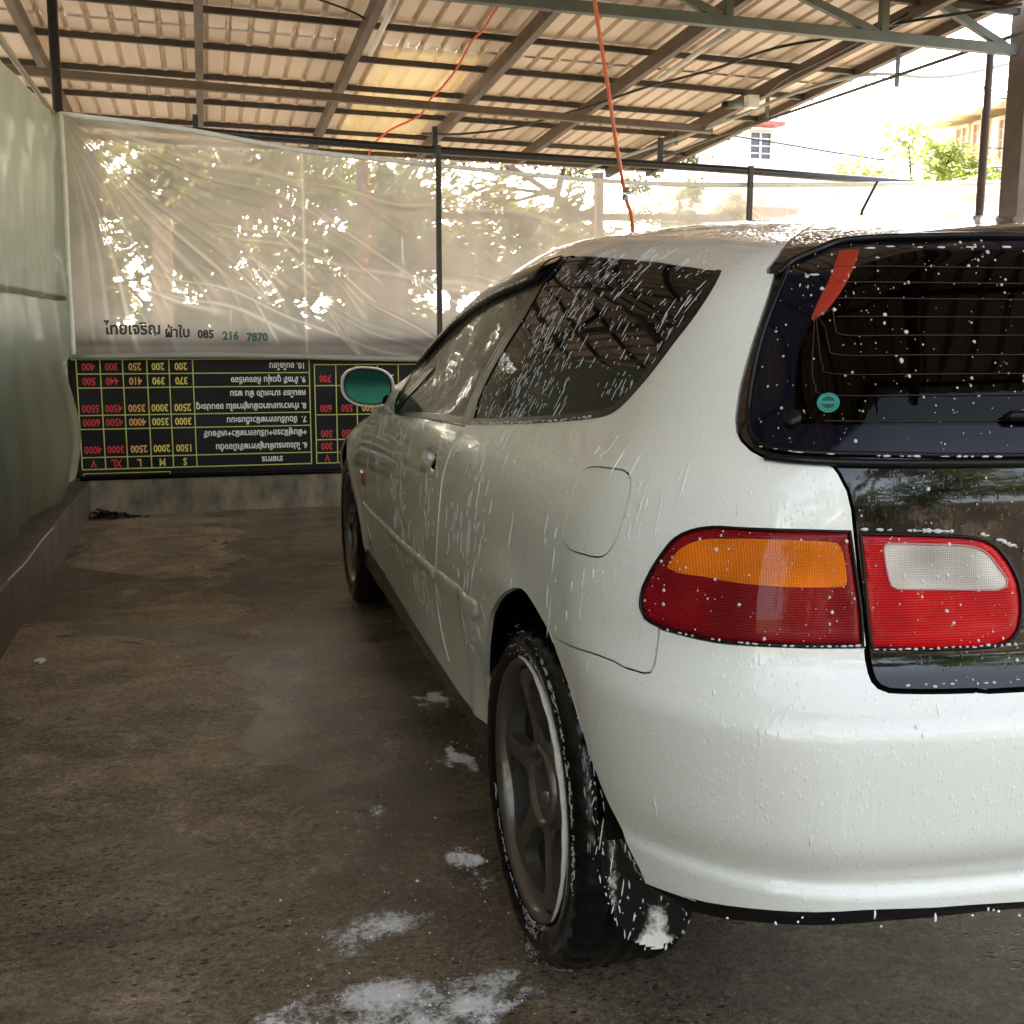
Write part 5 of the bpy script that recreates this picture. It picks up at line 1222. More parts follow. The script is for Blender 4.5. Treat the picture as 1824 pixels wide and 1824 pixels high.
# ---- black lower lip, sill undersides, mud flap
def strip(name, pts, nrms, mat, parent):
    """black strip continuing the bumper downwards; sections lie in the plane of each outward normal"""
    bm = bmesh.new(); sec = ((-.002, .003), (-.002, -.010), (-.010, -.024), (-.035, -.024), (-.035, .003))
    for sgn in (1, -1):
        rows_ = []
        for i, (p, n) in enumerate(zip(pts, nrms)):
            h = np.array([n[0], n[1], 0]); h /= np.linalg.norm(h); tap = float(np.interp(i/len(pts), [0, .12, .55, 1], [.5, 1, 1, .35]))
            rows_.append([bm.verts.new((sgn*(p[0]+h[0]*a), p[1]+h[1]*a, p[2]+(b*tap if b < 0 else b))) for a, b in sec])
        for r0, r1_ in zip(rows_, rows_[1:]):
            for k in range(len(sec)): bm.faces.new((r0[k], r0[(k+1) % len(sec)], r1_[(k+1) % len(sec)], r1_[k]))
    bmesh.ops.recalc_face_normals(bm, faces=bm.faces)
    return obj(name, bm, mat, parent)
bb_ = np.array(catmull(list(Q['bbot'])+[(-.80, .361), (T0, .3605)], 6)); b3 = S(bb_[:, 0], bb_[:, 1]+.002); n3 = grad(b3)
strip('bumper_lip', b3, n3, M['black_trim'], car)
bm = bmesh.new()
fl = [(-.806, .488), (-.80, .466), (-.783, .413), (-.762, .365), (-.74, .325), (-.722, .296), (-.675, .262), (-.672, .225), (-.692, .206), (-.72, .200), (-.746, .210), (-.768, .236), (-.788, .298), (-.80, .404)]
fp = smooth(fl, .012, corner=60)
fg_ = np.stack(np.meshgrid(np.arange(-.81, -.66, .008), np.arange(.195, .49, .008), indexing='ij'), -1).reshape(-1, 2); fg_ = fg_[inside(inset(fp, .003), fg_)]
fv_, ft_ = cdt([(fp, True)], fg_); ft_ = ft_[inside(fp, fv_[ft_].mean(1))]
def flap_y(x, z): return .338+.02*np.sin((z-.2)*6)-.045*np.maximum(0, x+.74)*3
for sgn in (1, -1):
    bm = bmesh.new(); fb = [bm.verts.new((sgn*x, flap_y(x, z), z)) for x, z in fv_]
    for f in ft_:
        q = bm.faces.new([fb[i] for i in (f if sgn > 0 else f[::-1])]); q.smooth = True
    if sum(f.normal.y for f in bm.faces) == 0: bm.normal_update()
    bm.normal_update()
    if sum(f.normal.y for f in bm.faces) > 0: bmesh.ops.reverse_faces(bm, faces=bm.faces)
    ex = bmesh.ops.extrude_face_region(bm, geom=bm.faces[:]); bmesh.ops.translate(bm, vec=(0, .006, 0), verts=[g for g in ex['geom'] if isinstance(g, bmesh.types.BMVert)])
    bmesh.ops.recalc_face_normals(bm, faces=bm.faces); obj('mud_flap', bm, M['rubber_flap'], car)
for sgn in (-1, 1):
    bm = bmesh.new(); beam(bm, (sgn*.765, 1.02, .268), (sgn*.752, 2.95, .245), .035, .075, .006)
    obj('sill_underside', bm, M['black_trim'], car)
bm = bmesh.new(); add_box(bm, (0, 2.0, .33), (1.0, 3.4, .18)); add_box(bm, (0, 2.0, .40), (1.48, 1.75, .22)); add_box(bm, (0, .36, .44), (1.0, .30, .14))
obj('underbody', bm, M['black_matt'], car)
for sgn in (-1, 1):
    for yc, rr, zc in ((.665, .345, .335), (3.28, .345, .31)):
        bm = bmesh.new(); n_ = 28; a_ = np.linspace(.02, math.pi-.02 if yc > 1 else math.pi-.12, n_)
        r0 = [bm.verts.new((sgn*(.795 if yc < 1 else .755), yc+rr*math.cos(a), zc+rr*math.sin(a))) for a in a_]; r1_ = [bm.verts.new((sgn*.50, yc+rr*math.cos(a), zc+rr*math.sin(a))) for a in a_]
        for k in range(n_-1): bm.faces.new((r0[k], r0[k+1], r1_[k+1], r1_[k]))
        bm.faces.new(r1_)
        obj('wheel_arch_liner', bm, M['black_matt'], car)
# ---- cabin
bm = bmesh.new()
def seat(bm, x, y, w, bench=False):
    add_box(bm, (x, y+.10, .44), (w, .50, .14), None, .04)
    R = Matrix.Rotation(math.radians(18), 3, 'X'); add_box(bm, (x, y-.20, .70), (w*.96, .13, .56), R, .045)
    if not bench: add_box(bm, (x, y-.30, 1.03), (.25, .09, .15), R, .04)
seat(bm, -.36, 1.75, .48); seat(bm, .36, 1.75, .48); obj('front_seats', bm, M['cabin'], car)
bm = bmesh.new(); add_box(bm, (0, .95, .46), (1.2, .45, .14), None, .04); add_box(bm, (0, .72, .66), (1.2, .12, .46), Matrix.Rotation(math.radians(20), 3, 'X'), .05); obj('rear_bench', bm, M['cabin'], car)
bm = bmesh.new(); add_box(bm, (0, 2.52, .70), (1.38, .36, .22), None, .05); obj('dashboard', bm, M['cabin'], car)
bm = bmesh.new(); c_ = Vector((.36, 2.22, .80)); u_ = Vector((1, 0, 0)); w_ = Vector((0, .42, .9)).normalized()
tube(bm, [c_+u_*.185*math.cos(a)+w_*.185*math.sin(a) for a in np.linspace(0, 2*math.pi, 33)], .015, 8, False)
for a in (.0, math.pi, -math.pi/2): tube(bm, [c_, c_+u_*.18*math.cos(a)+w_*.18*math.sin(a)], .014, 6)
obj('steering_wheel', bm, M['cabin'], car, True)
bm = bmesh.new(); add_box(bm, (0, 1.6, .40), (1.4, 2.6, .02)); add_box(bm, (0, .40, .58), (1.1, .45, .02)); obj('cabin_floor', bm, M['black_matt'], car)
bm = bmesh.new(); tube(bm, [(.262, 1.5, 1.262), (.275, 1.5, 1.34), (.312, 1.5, 1.41)], .0032, 8); tube(bm, [(.262, 1.5, 1.255), (.262, 1.5, 1.285)], [.012, .006], 10); obj('antenna', bm, M['black_trim'], car, True)
# ---- wheels
RR, TR = .2155, .291
bronze = pbr('wet_gunmetal_alloy', (.135, .120, .108), .34, metal=.5, coat=.5, coat_rough=.08, noise=.15, nscale=9, rvar=.08)
TW = M['rubber']
def make_wheel(cx_, cy_, sgn):
    """sgn -1: left side; x_out measured outwards from the wheel centre plane"""
    w = empty('wheel', (cx_, cy_, TR)); w.parent = car; w.location = Vector((cx_, cy_, TR))-Vector(car.location)
    bm = bmesh.new(); H = .0975
    prof = [(H-.012, RR-.010), (H-.006, RR+.004), (H+.004, RR+.018), (H+.008, RR+.036), (H+.004, TR-.022), (H-.006, TR-.010), (H-.016, TR-.004), (H-.030, TR-.001)]
    for g in (.048, .016, -.016, -.048): prof += [(g+.006, TR), (g+.004, TR-.007), (g-.004, TR-.007), (g-.006, TR)]
    prof += [(-H+.030, TR-.001), (-H+.016, TR-.004), (-H+.006, TR-.010), (-H-.004, TR-.022), (-H-.008, RR+.036), (-H+.012, RR-.010)]
    lathe_x(bm, prof, (0, 0, 0), 192, sgn)
    for v_ in bm.verts:      # lateral cuts between the tread blocks
        r_ = math.hypot(v_.co.y, v_.co.z); ang = math.atan2(v_.co.z, v_.co.y)+.25*abs(v_.co.x); k_ = int((ang+7)/(2*math.pi)*192)
        if r_ > TR-.013 and abs(v_.co.x) > .045 and k_ % 5 == 0: q_ = (r_-.0055)/r_; v_.co.y *= q_; v_.co.z *= q_
    ty = obj('tyre', bm, TW, w, True); ty.location = (0, 0, 0)
    bm = bmesh.new(); R0 = RR
    prof = [(H-.004, R0-.014), (H+.002, R0-.004), (H+.001, R0+.003), (H-.008, R0-.001), (H-.014, R0-.010), (H-.030, R0-.016), (H-.075, R0-.022), (-.02, R0-.030), (-.09, R0-.032)]
    prof = [(H-.012, R0-.006), (H-.001, R0+.002), (H+.0015, R0-.001), (H+.000, R0-.006), (H-.009, R0-.011), (H-.026, R0-.0155), (H-.060, R0-.019), (-.0, R0-.028), (-.09, R0-.030)]
    lathe_x(bm, prof, (0, 0, 0), 96, sgn)
    rim_o = obj('rim', bm, bronze, w, True); rim_o.location = (0, 0, 0)
    # spoke face cut with six rounded windows
    ns = 6; wins = []
    for k in range(ns):
        a0 = 2*math.pi*(k+.5)/ns+.1; loop = []
        for (r_, da) in ((.084, .02), (.091, .23), (.112, .36), (.138, .35), (.164, .385), (.184, .27), (.1895, .04), (.185, -.22), (.168, -.41), (.142, -.42), (.114, -.36), (.092, -.20)):
            loop.append((r_*math.cos(a0+da), r_*math.sin(a0+da)))
        wins.append(smooth(loop, .006, corner=80))
    outc = np.array([(.1985*math.cos(a), .1985*math.sin(a)) for a in np.linspace(0, 2*math.pi, 90, endpoint=False)])
    hub = np.array([(.058*math.cos(a), .058*math.sin(a)) for a in np.linspace(0, 2*math.pi, 48, endpoint=False)])
    g = np.stack(np.meshgrid(np.arange(-.2, .2, .008), np.arange(-.2, .2, .008)), -1).reshape(-1, 2); rr_ = np.hypot(*g.T); g = g[(rr_ < .195) & (rr_ > .062)]
    v, t = cdt([(outc, True), (hub, True)]+[(q, True) for q in wins], g)
    c_ = v[t].mean(1); ok = inside(outc, c_) & ~inside(hub, c_)
    for q in wins: ok &= ~inside(q, c_)
    t = t[ok]; rad = np.hypot(*v.T)
    dep = H-.019-.011*np.clip((.195-rad)/.12, 0, 1)**1.5+.005*np.cos(6*np.arctan2(v[:, 1], v[:, 0])-.6)*np.clip((rad-.07)/.1, 0, 1)
    bm = bmesh.new(); vb = [bm.verts.new((sgn*d, p[0], p[1])) for d, p in zip(dep, v)]
    for f in t:
        try: bm.faces.new([vb[i] for i in f])
        except ValueError: pass
    bmesh.ops.delete(bm, geom=[q for q in bm.verts if not q.link_faces], context='VERTS')
    bmesh.ops.recalc_face_normals(bm, faces=bm.faces)
    if sum(f.normal.x for f in bm.faces)*sgn < 0: bmesh.ops.reverse_faces(bm, faces=bm.faces)
    be = [e for e in bm.edges if e.is_boundary]
    ex = bmesh.ops.extrude_edge_only(bm, edges=be); nv = [q for q in ex['geom'] if isinstance(q, bmesh.types.BMVert)]
    for q in nv: q.co.x -= sgn*.026
    for f in bm.faces: f.smooth = True
    sp_o = obj('spokes', bm, bronze, rim_o, True)
    for p_ in (sp_o,):
        p_.data.set_sharp_from_angle(angle=math.radians(40))
    bm = bmesh.new(); lathe_x(bm, [(H-.038, .072), (H-.022, .070), (H-.018, .065), (H-.021, .0595), (H-.094, .056), (H-.096, .034), (H-.066, .032), (H-.064, .0)], (0, 0, 0), 40, sgn); hb = obj('hub', bm, bronze, rim_o, True)
    for k in range(4):
        bm = bmesh.new(); a = math.pi/4+k*math.pi/2; p = (cx_*0+0, .050*math.cos(a), .050*math.sin(a))
        tube(bm, [(sgn*(H-.094), p[1], p[2]), (sgn*(H-.044), p[1], p[2])], .0105, 6); 
        obj('lug_nut', bm, M['chrome'], w).location = (0, 0, 0)
    bm = bmesh.new(); lathe_x(bm, [(.0, .06), (.0, .13), (-.02, .13), (-.02, .06)], (0, 0, 0), 40, sgn); obj('brake_disc', bm, pbr('rusty_disc', (.10, .07, .05), .5, metal=.5), rim_o)
    bm = bmesh.new(); lathe_x(bm, [(-.06, 0), (-.06, .19)], (0, 0, 0), 40, sgn); obj('backing_plate', bm, M['black_matt'], rim_o)
    return w
HX = .794-.0975
W = {}
for yc in (.71, 3.28):
    for sgn in (-1, 1): W[(yc, sgn)] = make_wheel(sgn*(HX if yc < 1 else HX-.012), yc, sgn)
# ================================================================== SOAP AND WATER
rs = np.random.RandomState(4)
def drops(name, items, mat, parent, flat=.45, seg=9):
    """items: (centre, x axis, y axis, normal, half length, half width): low domes"""
    V, Fc = [], []
    for c, x, y, n, a, b in items:
        k = len(V); h = min(a, b)*flat; jit = rs.uniform(.78, 1.15, seg)
        for s, up in ((1.0, -.0004), (.86, h*.62), (.48, h)):
            for j in range(seg):
                t = 2*math.pi*j/seg; V.append(c+x*(math.cos(t)*b*s*jit[j])+y*(math.sin(t)*a*s*jit[j])+n*up)
        V.append(c+n*h*1.08)
        for r_ in range(2):
            for j in range(seg): Fc.append((k+r_*seg+j, k+r_*seg+(j+1) % seg, k+(r_+1)*seg+(j+1) % seg, k+(r_+1)*seg+j))
        for j in range(seg): Fc.append((k+2*seg+j, k+2*seg+(j+1) % seg, k+3*seg))
    o = pydata(name, V, Fc, mat, parent, True)
    o['kind'] = 'stuff'
    return o
def frames(tz, off=.0):
    tz = np.array(tz); b = S(tz[:, 0], tz[:, 1]); n = grad(b); up = np.array([0, 0, 1.0])-n*n[:, 2:3]; up /= np.linalg.norm(up, axis=1, keepdims=True); x = np.cross(up, n)
    return [(b[i]+n[i]*off, x[i], up[i], n[i]) for i in range(len(tz))]
def scatter(poly, n):
    lo_, hi_ = poly.min(0), poly.max(0); out = []
    while len(out) < n:
        q = rs.uniform(lo_, hi_, (n, 2)); out += list(q[inside(poly, q)])
    return np.array(out[:n])
def suds_material():
    m, n, l = newmat('soap_droplet'); o = n.new('ShaderNodeOutputMaterial'); b = n.new('ShaderNodeBsdfPrincipled'); b.inputs['Base Color'].default_value = (.78, .80, .83, 1); b.inputs['Roughness'].default_value = .3
    tr = n.new('ShaderNodeBsdfTransparent'); mx = n.new('ShaderNodeMixShader'); mx.inputs[0].default_value = .66; l.new(tr.outputs[0], mx.inputs[1]); l.new(b.outputs[0], mx.inputs[2]); l.new(mx.outputs[0], o.inputs[0]); return m
suds = suds_material()
QW = [o for o in car.children if o.name.startswith('quarter_window')][0]
it = []
pts = scatter(qg, 1700)
dens = np.clip(.55+.45*np.sin(pts[:, 0]*13+pts[:, 1]*5)+.25*np.sin(pts[:, 0]*33-pts[:, 1]*21), .12, 1)*np.clip(1.15-(pts[:, 1]-1.10)*5, .15, 1)
pts = pts[rs.uniform(size=len(pts)) < dens*.75]
for f in frames(pts, .001):
    a = rs.choice([.0018, .004, .008, .014], p=[.34, .30, .24, .12])*rs.uniform(.6, 1.4); b = rs.uniform(.0004, .0009)+(.0009*rs.uniform() if rs.uniform() < .14 else 0)
    y = f[2]*math.cos(.14)+f[1]*math.sin(.14); x = np.cross(y, f[3]); it.append((f[0], x, y, f[3], a, b))
drops('soap_streaks', it, suds, QW, .5, 7)
# foam caught along the lower window seals and the visor
edge = []
for t_ in np.linspace(-.09, .50, 150):
    z_ = float(np.interp(t_, [-.15, -.109, .0105, .2022, .5046], [.938, .9277, .9127, .8941, .8688])); 
    for f in frames([(t_, z_+rs.uniform(-.001, .0022))], .002):
        if rs.uniform() < .62: edge.append((f[0], f[1], f[2], f[3], rs.uniform(.0008, .0022), rs.uniform(.0015, .004)))
for i in range(0, len(vt)-10):
    for s in range(3):
        if rs.uniform() < .75:
            k = rs.randint(0, len(vt)-8); b = rows_v[k] if False else None
drops('seal_foam', edge, suds, QW, .7, 7)
# tailgate: fine spatter
def spatter(name, poly, n, parent, off, zt=None, big=.0026, lo=.0004):
    it = []
    p = scatter(poly, n)
    w = .35+.65*(np.sin(p[:, 0]*31+2)*np.sin(p[:, 1]*27+p[:, 0]*9) > -.25); p = p[rs.uniform(size=len(p)) < w]
    for f in frames(p, off):
        a = lo+rs.exponential(.00055); a = min(a, big); it.append((f[0], f[1], f[2], f[3], a*rs.uniform(1, 1.5), a))
    return drops(name, it, suds, parent, .5, 7)
gl_half = glass[glass[:, 0] < 9]
spatter('soap_spatter', glass, 620, rw, .001)
lowgate = smooth([(T0, .645)]+Q['gatelow'][::-1]+[(T0, .893)], corner=50)
keep = spatter('soap_spatter', inset(lowgate, .004), 330, gt_o, .0005)
TLs = [o for o in car.children if o.name.startswith('tail_light')]; TLi = [o for o in gt_o.children if o.name.startswith('tail_light')]
spatter('soap_spatter', inset(lamp, .004), 120, TLs[0], .0025, big=.0022); spatter('soap_spatter', inset(inner, .004), 90, TLi[0], .0025, big=.0022)
it = []
for (t_, z_, L_, W_) in [(-.50, 1.153, .003, .012), (-.53, 1.155, .002, .010), (-.575, 1.154, .002, .008), (-.61, 1.154, .003, .012), (-.66, 1.155, .002, .015), (-.72, 1.156, .003, .014), (-.425, 1.118, .003, .012), (-.447, 1.122, .006, .003), (-.468, 1.117, .009, .0022), (-.474, 1.127, .002, .006), (-.508, 1.14, .002, .005), (-.41, 1.105, .005, .0016), (-.42, 1.103, .006, .0016), (-.475, 1.095, .005, .0014), (-.505, 1.10, .003, .0016)]:
    for f in frames([(t_, z_)], .001): it.append((f[0], f[1], f[2], f[3], L_*.6, W_*.55))
for t_ in np.arange(-.49, -.70, -.0045):
    if rs.uniform() < .35+.3*math.sin(t_*60): continue
    for f in frames([(t_, float(np.interp(t_, [-.66, -.62, -.60, -.57, -.49], [.79, .8105, .8185, .822, .826]))+.0005)], .003): it.append((f[0], f[1], f[2], f[3], rs.uniform(.0006, .0030), rs.uniform(.001, .0055)))
for t_ in np.arange(-.50, -.95, -.008):
    if rs.uniform() < .55:
        for f in frames([(t_, .649+rs.uniform(-.001, .002))], .001): it.append((f[0], f[1], f[2], f[3], rs.uniform(.0008, .002), rs.uniform(.001, .004)))
for t_ in np.arange(-.395, -1.0, -.007):
    if rs.uniform() < .6:
        for f in frames([(t_, float(np.interp(-t_, [.39, .43, .51, .65], [.9135, .9090, .9075, .9045])))], .005): it.append((f[0], f[1], f[2], f[3], rs.uniform(.0006, .0016), rs.uniform(.002, .006)))
drops('edge_foam', it, suds, gt_o, .6, 8)
it = []
for t_ in np.arange(-.315, -.49, -.006):
    if rs.uniform() < .7:
        for f in frames([(t_, float(np.interp(-t_, [.31, .33, .36, .40, .49], [.6975, .694, .6925, .6925, .694])))], .002): it.append((f[0], f[1], f[2], f[3], rs.uniform(.0008, .0018), rs.uniform(.0012, .004)))
for t_ in np.arange(-.505, -.64, -.007):
    for f in frames([(t_, .688+rs.uniform(0, .002))], .002): it.append((f[0], f[1], f[2], f[3], rs.uniform(.0008, .002), rs.uniform(.0012, .004)))
drops('lamp_edge_foam', it, suds, car, .6, 8)
# foam along the visor edge
it = []
zv = vt[:, 1]+.004; bv = S(vt[:, 0], zv); nv_ = grad(bv)
for k in range(2, len(vt)-6):
    for s in range(3):
        if rs.uniform() < .7:
            p = bv[k]+(bv[k+1]-bv[k])*rs.uniform(0, 1)+nv_[k]*.0165; up = np.array([0, 0, 1.]); n = nv_[k]; up = up-n*(up@n); up /= np.linalg.norm(up); it.append((p, np.cross(up, n), up, n, rs.uniform(.0012, .0038), rs.uniform(.0012, .003)))
drops('visor_foam', it, suds, DL, .6, 7)
# drips hanging from the black lip and runs on the mud flap
it = []; LIP = [o for o in car.children if o.name.startswith('bumper_lip')][0]; FLAP = [o for o in car.children if o.name.startswith('mud_flap')][0]; b3 = b3[b3[:, 0] < -.05]
for x in np.concatenate([rs.uniform(-.73, -.30, 15)]):
    i = np.interp(x, b3[:, 0], np.arange(len(b3))); y = np.interp(i, np.arange(len(b3)), b3[:, 1]); z = np.interp(i, np.arange(len(b3)), b3[:, 2])
    L_ = rs.choice([.0014, .0026, .006], p=[.6, .3, .1]); it.append((np.array([x, y-.001, z-.006-rs.uniform(0, .018)]), np.array([1., 0, 0]), np.array([.35*rs.uniform(-1, 1), 0, 1.]), np.array([0, -1., 0]), L_, rs.uniform(.0010, .0019)))
drops('lip_drips', it, M['foam'], LIP, .7, 8)
it = []
for k in range(150):
    x, z = fp[rs.randint(len(fp))]+rs.uniform(-.004, .004, 2) if k < 45 else rs.uniform((-.80, .2), (-.68, .46))
    q = np.array([[x, z]])
    if k >= 45 and not inside(fp, q)[0]: continue
    y = .338+.02*math.sin((z-.2)*6)-.045*max(0, (x+.74))*3
    it.append((np.array([x, y-.0008, z]), np.array([1., 0, 0]), np.array([rs.uniform(-.35, .35), 0, 1.]), np.array([0, -1., 0]), rs.choice([.0012, .003, .007]), rs.uniform(.0005, .0013)))
for (x, z, L_, W_) in ((-.712, .203, .0025, .010), (-.700, .203, .006, .002), (-.775, .33, .02, .0009), (-.79, .37, .03, .0009), (-.760, .29, .014, .001)):
    y = .338+.02*math.sin((z-.2)*6)-.045*max(0, (x+.74))*3
    it.append((np.array([x, y-.0012, z]), np.array([1., 0, 0]), np.array([.12, 0, 1.]), np.array([0, -1., 0]), L_, W_))
drops('flap_foam', it, M['foam'], FLAP, .5, 9)
# foam ring on the rear left tyre, and smears on its tread
w = W[(.71, -1)]; it = []
wc = np.array([-HX, .71, TR])
def tyre_pt(r_, a, out): return wc+np.array([-out, r_*math.cos(a), r_*math.sin(a)])
bm = bmesh.new(); aa = np.linspace(1.35, 3.95, 90)
ring = [tyre_pt(RR+.004+.0012*math.sin(a*5), a, .0975+.0035) for a in aa]
tube(bm, ring, [.0010+.0050*math.sin(math.pi*min(1, max(0, k/89)))**.6*(.9+.22*math.sin(k*.55)*math.sin(k*.23+1)) for k in range(90)], 8)
fo = obj('rim_foam', bm, M['foam'], w, True); fo.location = -Vector((-HX, .71, TR)); 
it = []
for k in range(420):
    m_ = rs.randint(4)
    if m_ == 0: a, r_, o_ = rs.uniform(.2, 2.0), RR+rs.uniform(.006, .06), .1035
    elif m_ == 1: a, r_, o_ = rs.uniform(-.2, 1.2), RR+rs.uniform(.045, .058), .104
    elif m_ == 2: a, r_, o_ = rs.normal(-1.40, .10), RR+rs.uniform(.0, .07), .1035
    else: a, r_, o_ = rs.uniform(3.5, 5.3), RR+rs.uniform(.002, .012), .1005
    a = math.pi-a; rad = np.array([0, math.cos(a), math.sin(a)]); tan = np.array([0, -math.sin(a), math.cos(a)]); n = np.array([-1., 0, 0])
    L_ = rs.choice([.0015, .004, .008], p=[.5, .35, .15]); it.append((tyre_pt(r_, a, o_), rad, tan, n, L_, rs.uniform(.0006, .0016)))
for k in range(150):
    a = rs.uniform(.0, 1.1) if k < 100 else rs.uniform(-1.55, -1.0); x_ = rs.uniform(.03, .088) if k < 100 else rs.uniform(.06, .09)
    a = math.pi-a; rad = np.array([0, math.cos(a), math.sin(a)]); tan = np.array([0, -math.sin(a), math.cos(a)])
    it.append((wc+np.array([-x_, 0, 0])+rad*(TR+.0003-.004*max(0, (x_-.068)/.02)), np.array([1., 0, 0]), tan, rad, rs.choice([.0015, .004, .009]), rs.uniform(.0006, .0015)))
fo = drops('tyre_suds', it, suds, w, .5, 7); fo.location = -Vector((-HX, .71, TR))
# thin water and suds runs down the white flank and bumper
pr_ = np.stack([rs.uniform(-.62, 1.7, 2000), rs.uniform(.40, .90, 2000)], 1); bad = np.zeros(len(pr_), bool)
for q in (arch, lamp, inner, qw, gate, fuel*1.0, handle, dw, smooth(Q['mold_rear'], .01), smooth(Q['mold_door'], .01)): bad |= inside(q, pr_)
bad |= (pr_[:, 0] < -.18) & (pr_[:, 1] < .69) & (rs.uniform(size=len(pr_)) < .8)
pr_ = pr_[~bad & inside(outer_poly, pr_) & (rs.uniform(size=len(pr_)) < np.clip(.25+.6*np.sin(pr_[:, 0]*11+1)*np.sin(pr_[:, 1]*6+pr_[:, 0]*3), .05, 1))]
it = []
for f in frames(pr_, .0003):
    a = rs.choice([.003, .008, .018, .034], p=[.35, .32, .22, .11])*rs.uniform(.7, 1.3); ang = rs.normal(0, .06); y = f[2]*math.cos(ang)+f[1]*math.sin(ang); it.append((f[0], np.cross(y, f[3]), y, f[3], a, rs.uniform(.0005, .0013)))
wet_m = pbr('run_of_soapy_water', (.66, .675, .655), .06, coat=1)
drops('water_runs', it, wet_m, [o for o in car.children if o.name.startswith('body')][0], .6, 8)
# ---- foam lying on the floor: a lacy film plus loose bubbles
def film_material():
    m, n, l = newmat('soap_film')
    o = n.new('ShaderNodeOutputMaterial'); b = n.new('ShaderNodeBsdfPrincipled'); b.inputs['Base Color'].default_value = (.93, .935, .95, 1); b.inputs['Roughness'].default_value = .4
    tr = n.new('ShaderNodeBsdfTransparent'); mx = n.new('ShaderNodeMixShader'); tc = n.new('ShaderNodeTexCoord')
    at = n.new('ShaderNodeAttribute'); at.attribute_name = 'cover'
    def noise(sc, det, dist=0.0):
        t = n.new('ShaderNodeTexNoise'); t.inputs['Scale'].default_value = sc; t.inputs['Detail'].default_value = det; t.inputs['Roughness'].default_value = .72; t.inputs['Distortion'].default_value = dist; l.new(tc.outputs['Object'], t.inputs['Vector']); return t.outputs['Fac']
    def ma(op, a, c):
        q = n.new('ShaderNodeMath'); q.operation = op
        for i, z in enumerate((a, c)):
            if isinstance(z, float): q.inputs[i].default_value = z
            else: l.new(z, q.inputs[i])
        return q.outputs[0]
    v = n.new('ShaderNodeTexVoronoi'); v.feature = 'DISTANCE_TO_EDGE'; v.inputs['Scale'].default_value = 85; l.new(tc.outputs['Object'], v.inputs['Vector'])
    lace = n.new('ShaderNodeMapRange'); lace.inputs['From Max'].default_value = .28; lace.inputs['To Min'].default_value = .07; lace.inputs['To Max'].default_value = 0; l.new(v.outputs['Distance'], lace.inputs[0])
    s_ = ma('ADD', ma('ADD', ma('MULTIPLY', noise(11, 9, .6), 1.0), ma('MULTIPLY', noise(70, 5), .42)), ma('ADD', at.outputs['Fac'], lace.outputs[0]))
    r = n.new('ShaderNodeMapRange'); r.interpolation_type = 'SMOOTHSTEP'; r.inputs['From Min'].default_value = 1.02; r.inputs['From Max'].default_value = 1.34; r.inputs['To Max'].default_value = .96; l.new(s_, r.inputs[0])
    bp = n.new('ShaderNodeBump'); bp.inputs['Strength'].default_value = .5; bp.inputs['Distance'].default_value = .006; l.new(s_, bp.inputs['Height']); l.new(bp.outputs[0], b.inputs['Normal'])
    l.new(r.outputs[0], mx.inputs[0]); l.new(tr.outputs[0], mx.inputs[1]); l.new(b.outputs[0], mx.inputs[2]); l.new(mx.outputs[0], o.inputs[0])
    return m
FILM = film_material()
def foam_patch(name, label, cx_, cy_, rx, ry, n, cover, seed, height=.0, rot=0.0):
    from mathutils import noise as mn
    r = np.random.RandomState(seed); nu = 60; V, Fc, A_ = [], [], []
    for i in range(nu+1):
        for j in range(nu+1):
            u, v = i/nu*2-1, j/nu*2-1; d = math.hypot(u, v); lump = mn.noise(Vector((u*2.3+seed, v*2.3, seed*1.7)))
            x, y = cx_+(u*rx*math.cos(rot)-v*ry*math.sin(rot)), cy_+(u*rx*math.sin(rot)+v*ry*math.cos(rot))
            A_.append(cover+.55*(.62-d)+.30*lump-(9 if d > 1.05 else 0))
            hz = height*max(0, 1-d*d)*(.55+.45*mn.noise(Vector((x*40, y*40, 1.0)))+.2*mn.noise(Vector((x*110, y*110, 2.0))))
            V.append((x, y, .0016+hz))
    for i in range(nu):
        for j in range(nu):
            k = i*(nu+1)+j; Fc.append((k, k+nu+1, k+nu+2, k+1))
    film = pydata(name, V, Fc, FILM, None, True); at = film.data.attributes.new('cover', 'FLOAT', 'POINT'); at.data.foreach_set('value', np.array(A_, np.float32))
    tag(film, label, 'soap foam', 'soap foam lying on the floor', kind='stuff')
    it = []
    for k in range(n):
        u, v = r.normal(0, .42, 2); x, y = cx_+(u*rx*math.cos(rot)-v*ry*math.sin(rot)), cy_+(u*rx*math.sin(rot)+v*ry*math.cos(rot)); s = .0006+r.exponential(.0005); d = math.hypot(u, v)
        it.append((np.array([x, y, .0016+height*.5*max(0, 1-d*d)]), np.array([1., 0, 0]), np.array([0, 1., 0]), np.array([0, 0, 1.]), s*r.uniform(.8, 1.3), s))
    drops('loose_bubbles', it, M['foam'], film, .8, 7)
    return film
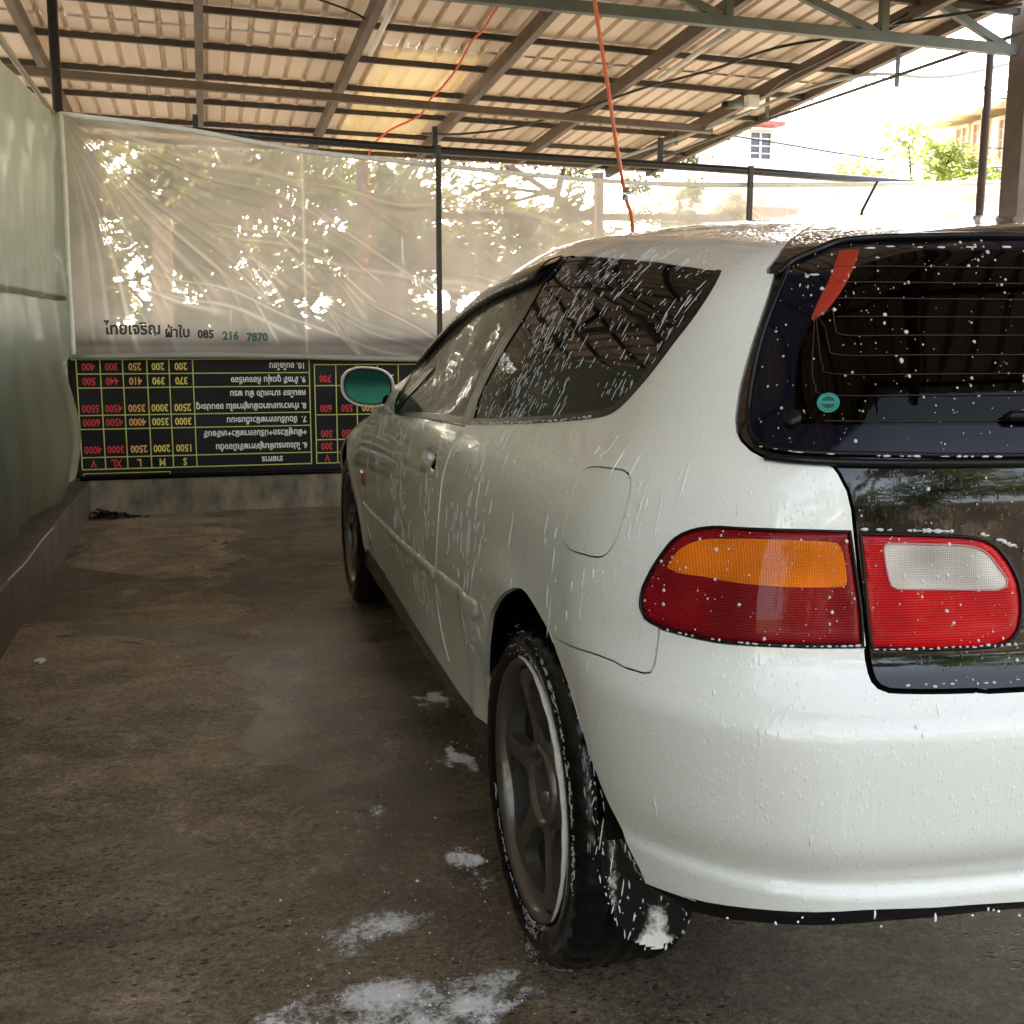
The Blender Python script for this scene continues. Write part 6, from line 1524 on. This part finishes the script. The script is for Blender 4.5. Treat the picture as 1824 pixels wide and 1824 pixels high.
# runny suds clinging to the mud flap
gx_, gz_ = np.meshgrid(np.linspace(-.80, -.672, 46), np.linspace(.202, .47, 80), indexing='ij'); q_ = np.stack([gx_.ravel(), gz_.ravel()], 1); ok_ = inside(inset(fp, .003), q_).reshape(gx_.shape)
Y_ = flap_y(gx_, gz_)-.0015
cov = .56*np.exp(-((gx_+.712)/.022)**2-((gz_-.235)/.035)**2)+.34*np.exp(-((gx_+.775)/.012)**2)+.32*np.exp(-((gz_-.21)/.012)**2)+.04
idx = np.arange(gx_.size).reshape(gx_.shape); fcs = [(idx[i, j], idx[i+1, j], idx[i+1, j+1], idx[i, j+1]) for i in range(45) for j in range(79) if ok_[i, j] and ok_[i+1, j] and ok_[i+1, j+1] and ok_[i, j+1]]
fl_ = pydata('flap_suds', np.stack([gx_, Y_, gz_], -1).reshape(-1, 3), fcs, FILM, FLAP, True); fl_['kind'] = 'stuff'
at_ = fl_.data.attributes.new('cover', 'FLOAT', 'POINT'); at_.data.foreach_set('value', cov.ravel().astype(np.float32))
foam_patch('soap_foam', 'lacy white soap foam spread on the floor at the bottom of the picture', -1.06, .60, .34, .15, 60, .26, 3, .004, .15)
foam_patch('soap_foam', 'bright foam lobe on the floor nearest the rear wheel', -.93, .56, .13, .10, 30, .34, 4, .006, .1)
foam_patch('soap_foam', 'thin broken foam film on the floor left of the rear wheel', -1.02, .85, .22, .20, 40, .03, 5, 0)
foam_patch('soap_foam', 'small foam puff on the floor touching the rear tyre', -.825, 1.03, .06, .11, 20, .34, 8, .022)
foam_patch('soap_foam', 'foam blot on the floor under the side of the car', -.725, 1.58, .07, .13, 20, .32, 9, .012)
foam_patch('soap_foam', 'little foam fleck on the floor under the door', -.70, 2.02, .07, .10, 12, .36, 12, .008)
foam_patch('soap_foam', 'tiny foam fleck on the floor by the left kerb', -1.84, 2.72, .03, .07, 5, .34, 14, .004)
foam_patch('soap_foam', 'faint foam streaks on the floor below the rear bumper', -.38, .10, .30, .13, 20, .06, 15, 0)
foam_patch('soap_foam', 'wispy foam patch on the floor ahead of the rear wheel', -.96, 1.30, .16, .16, 20, .06, 16, 0)
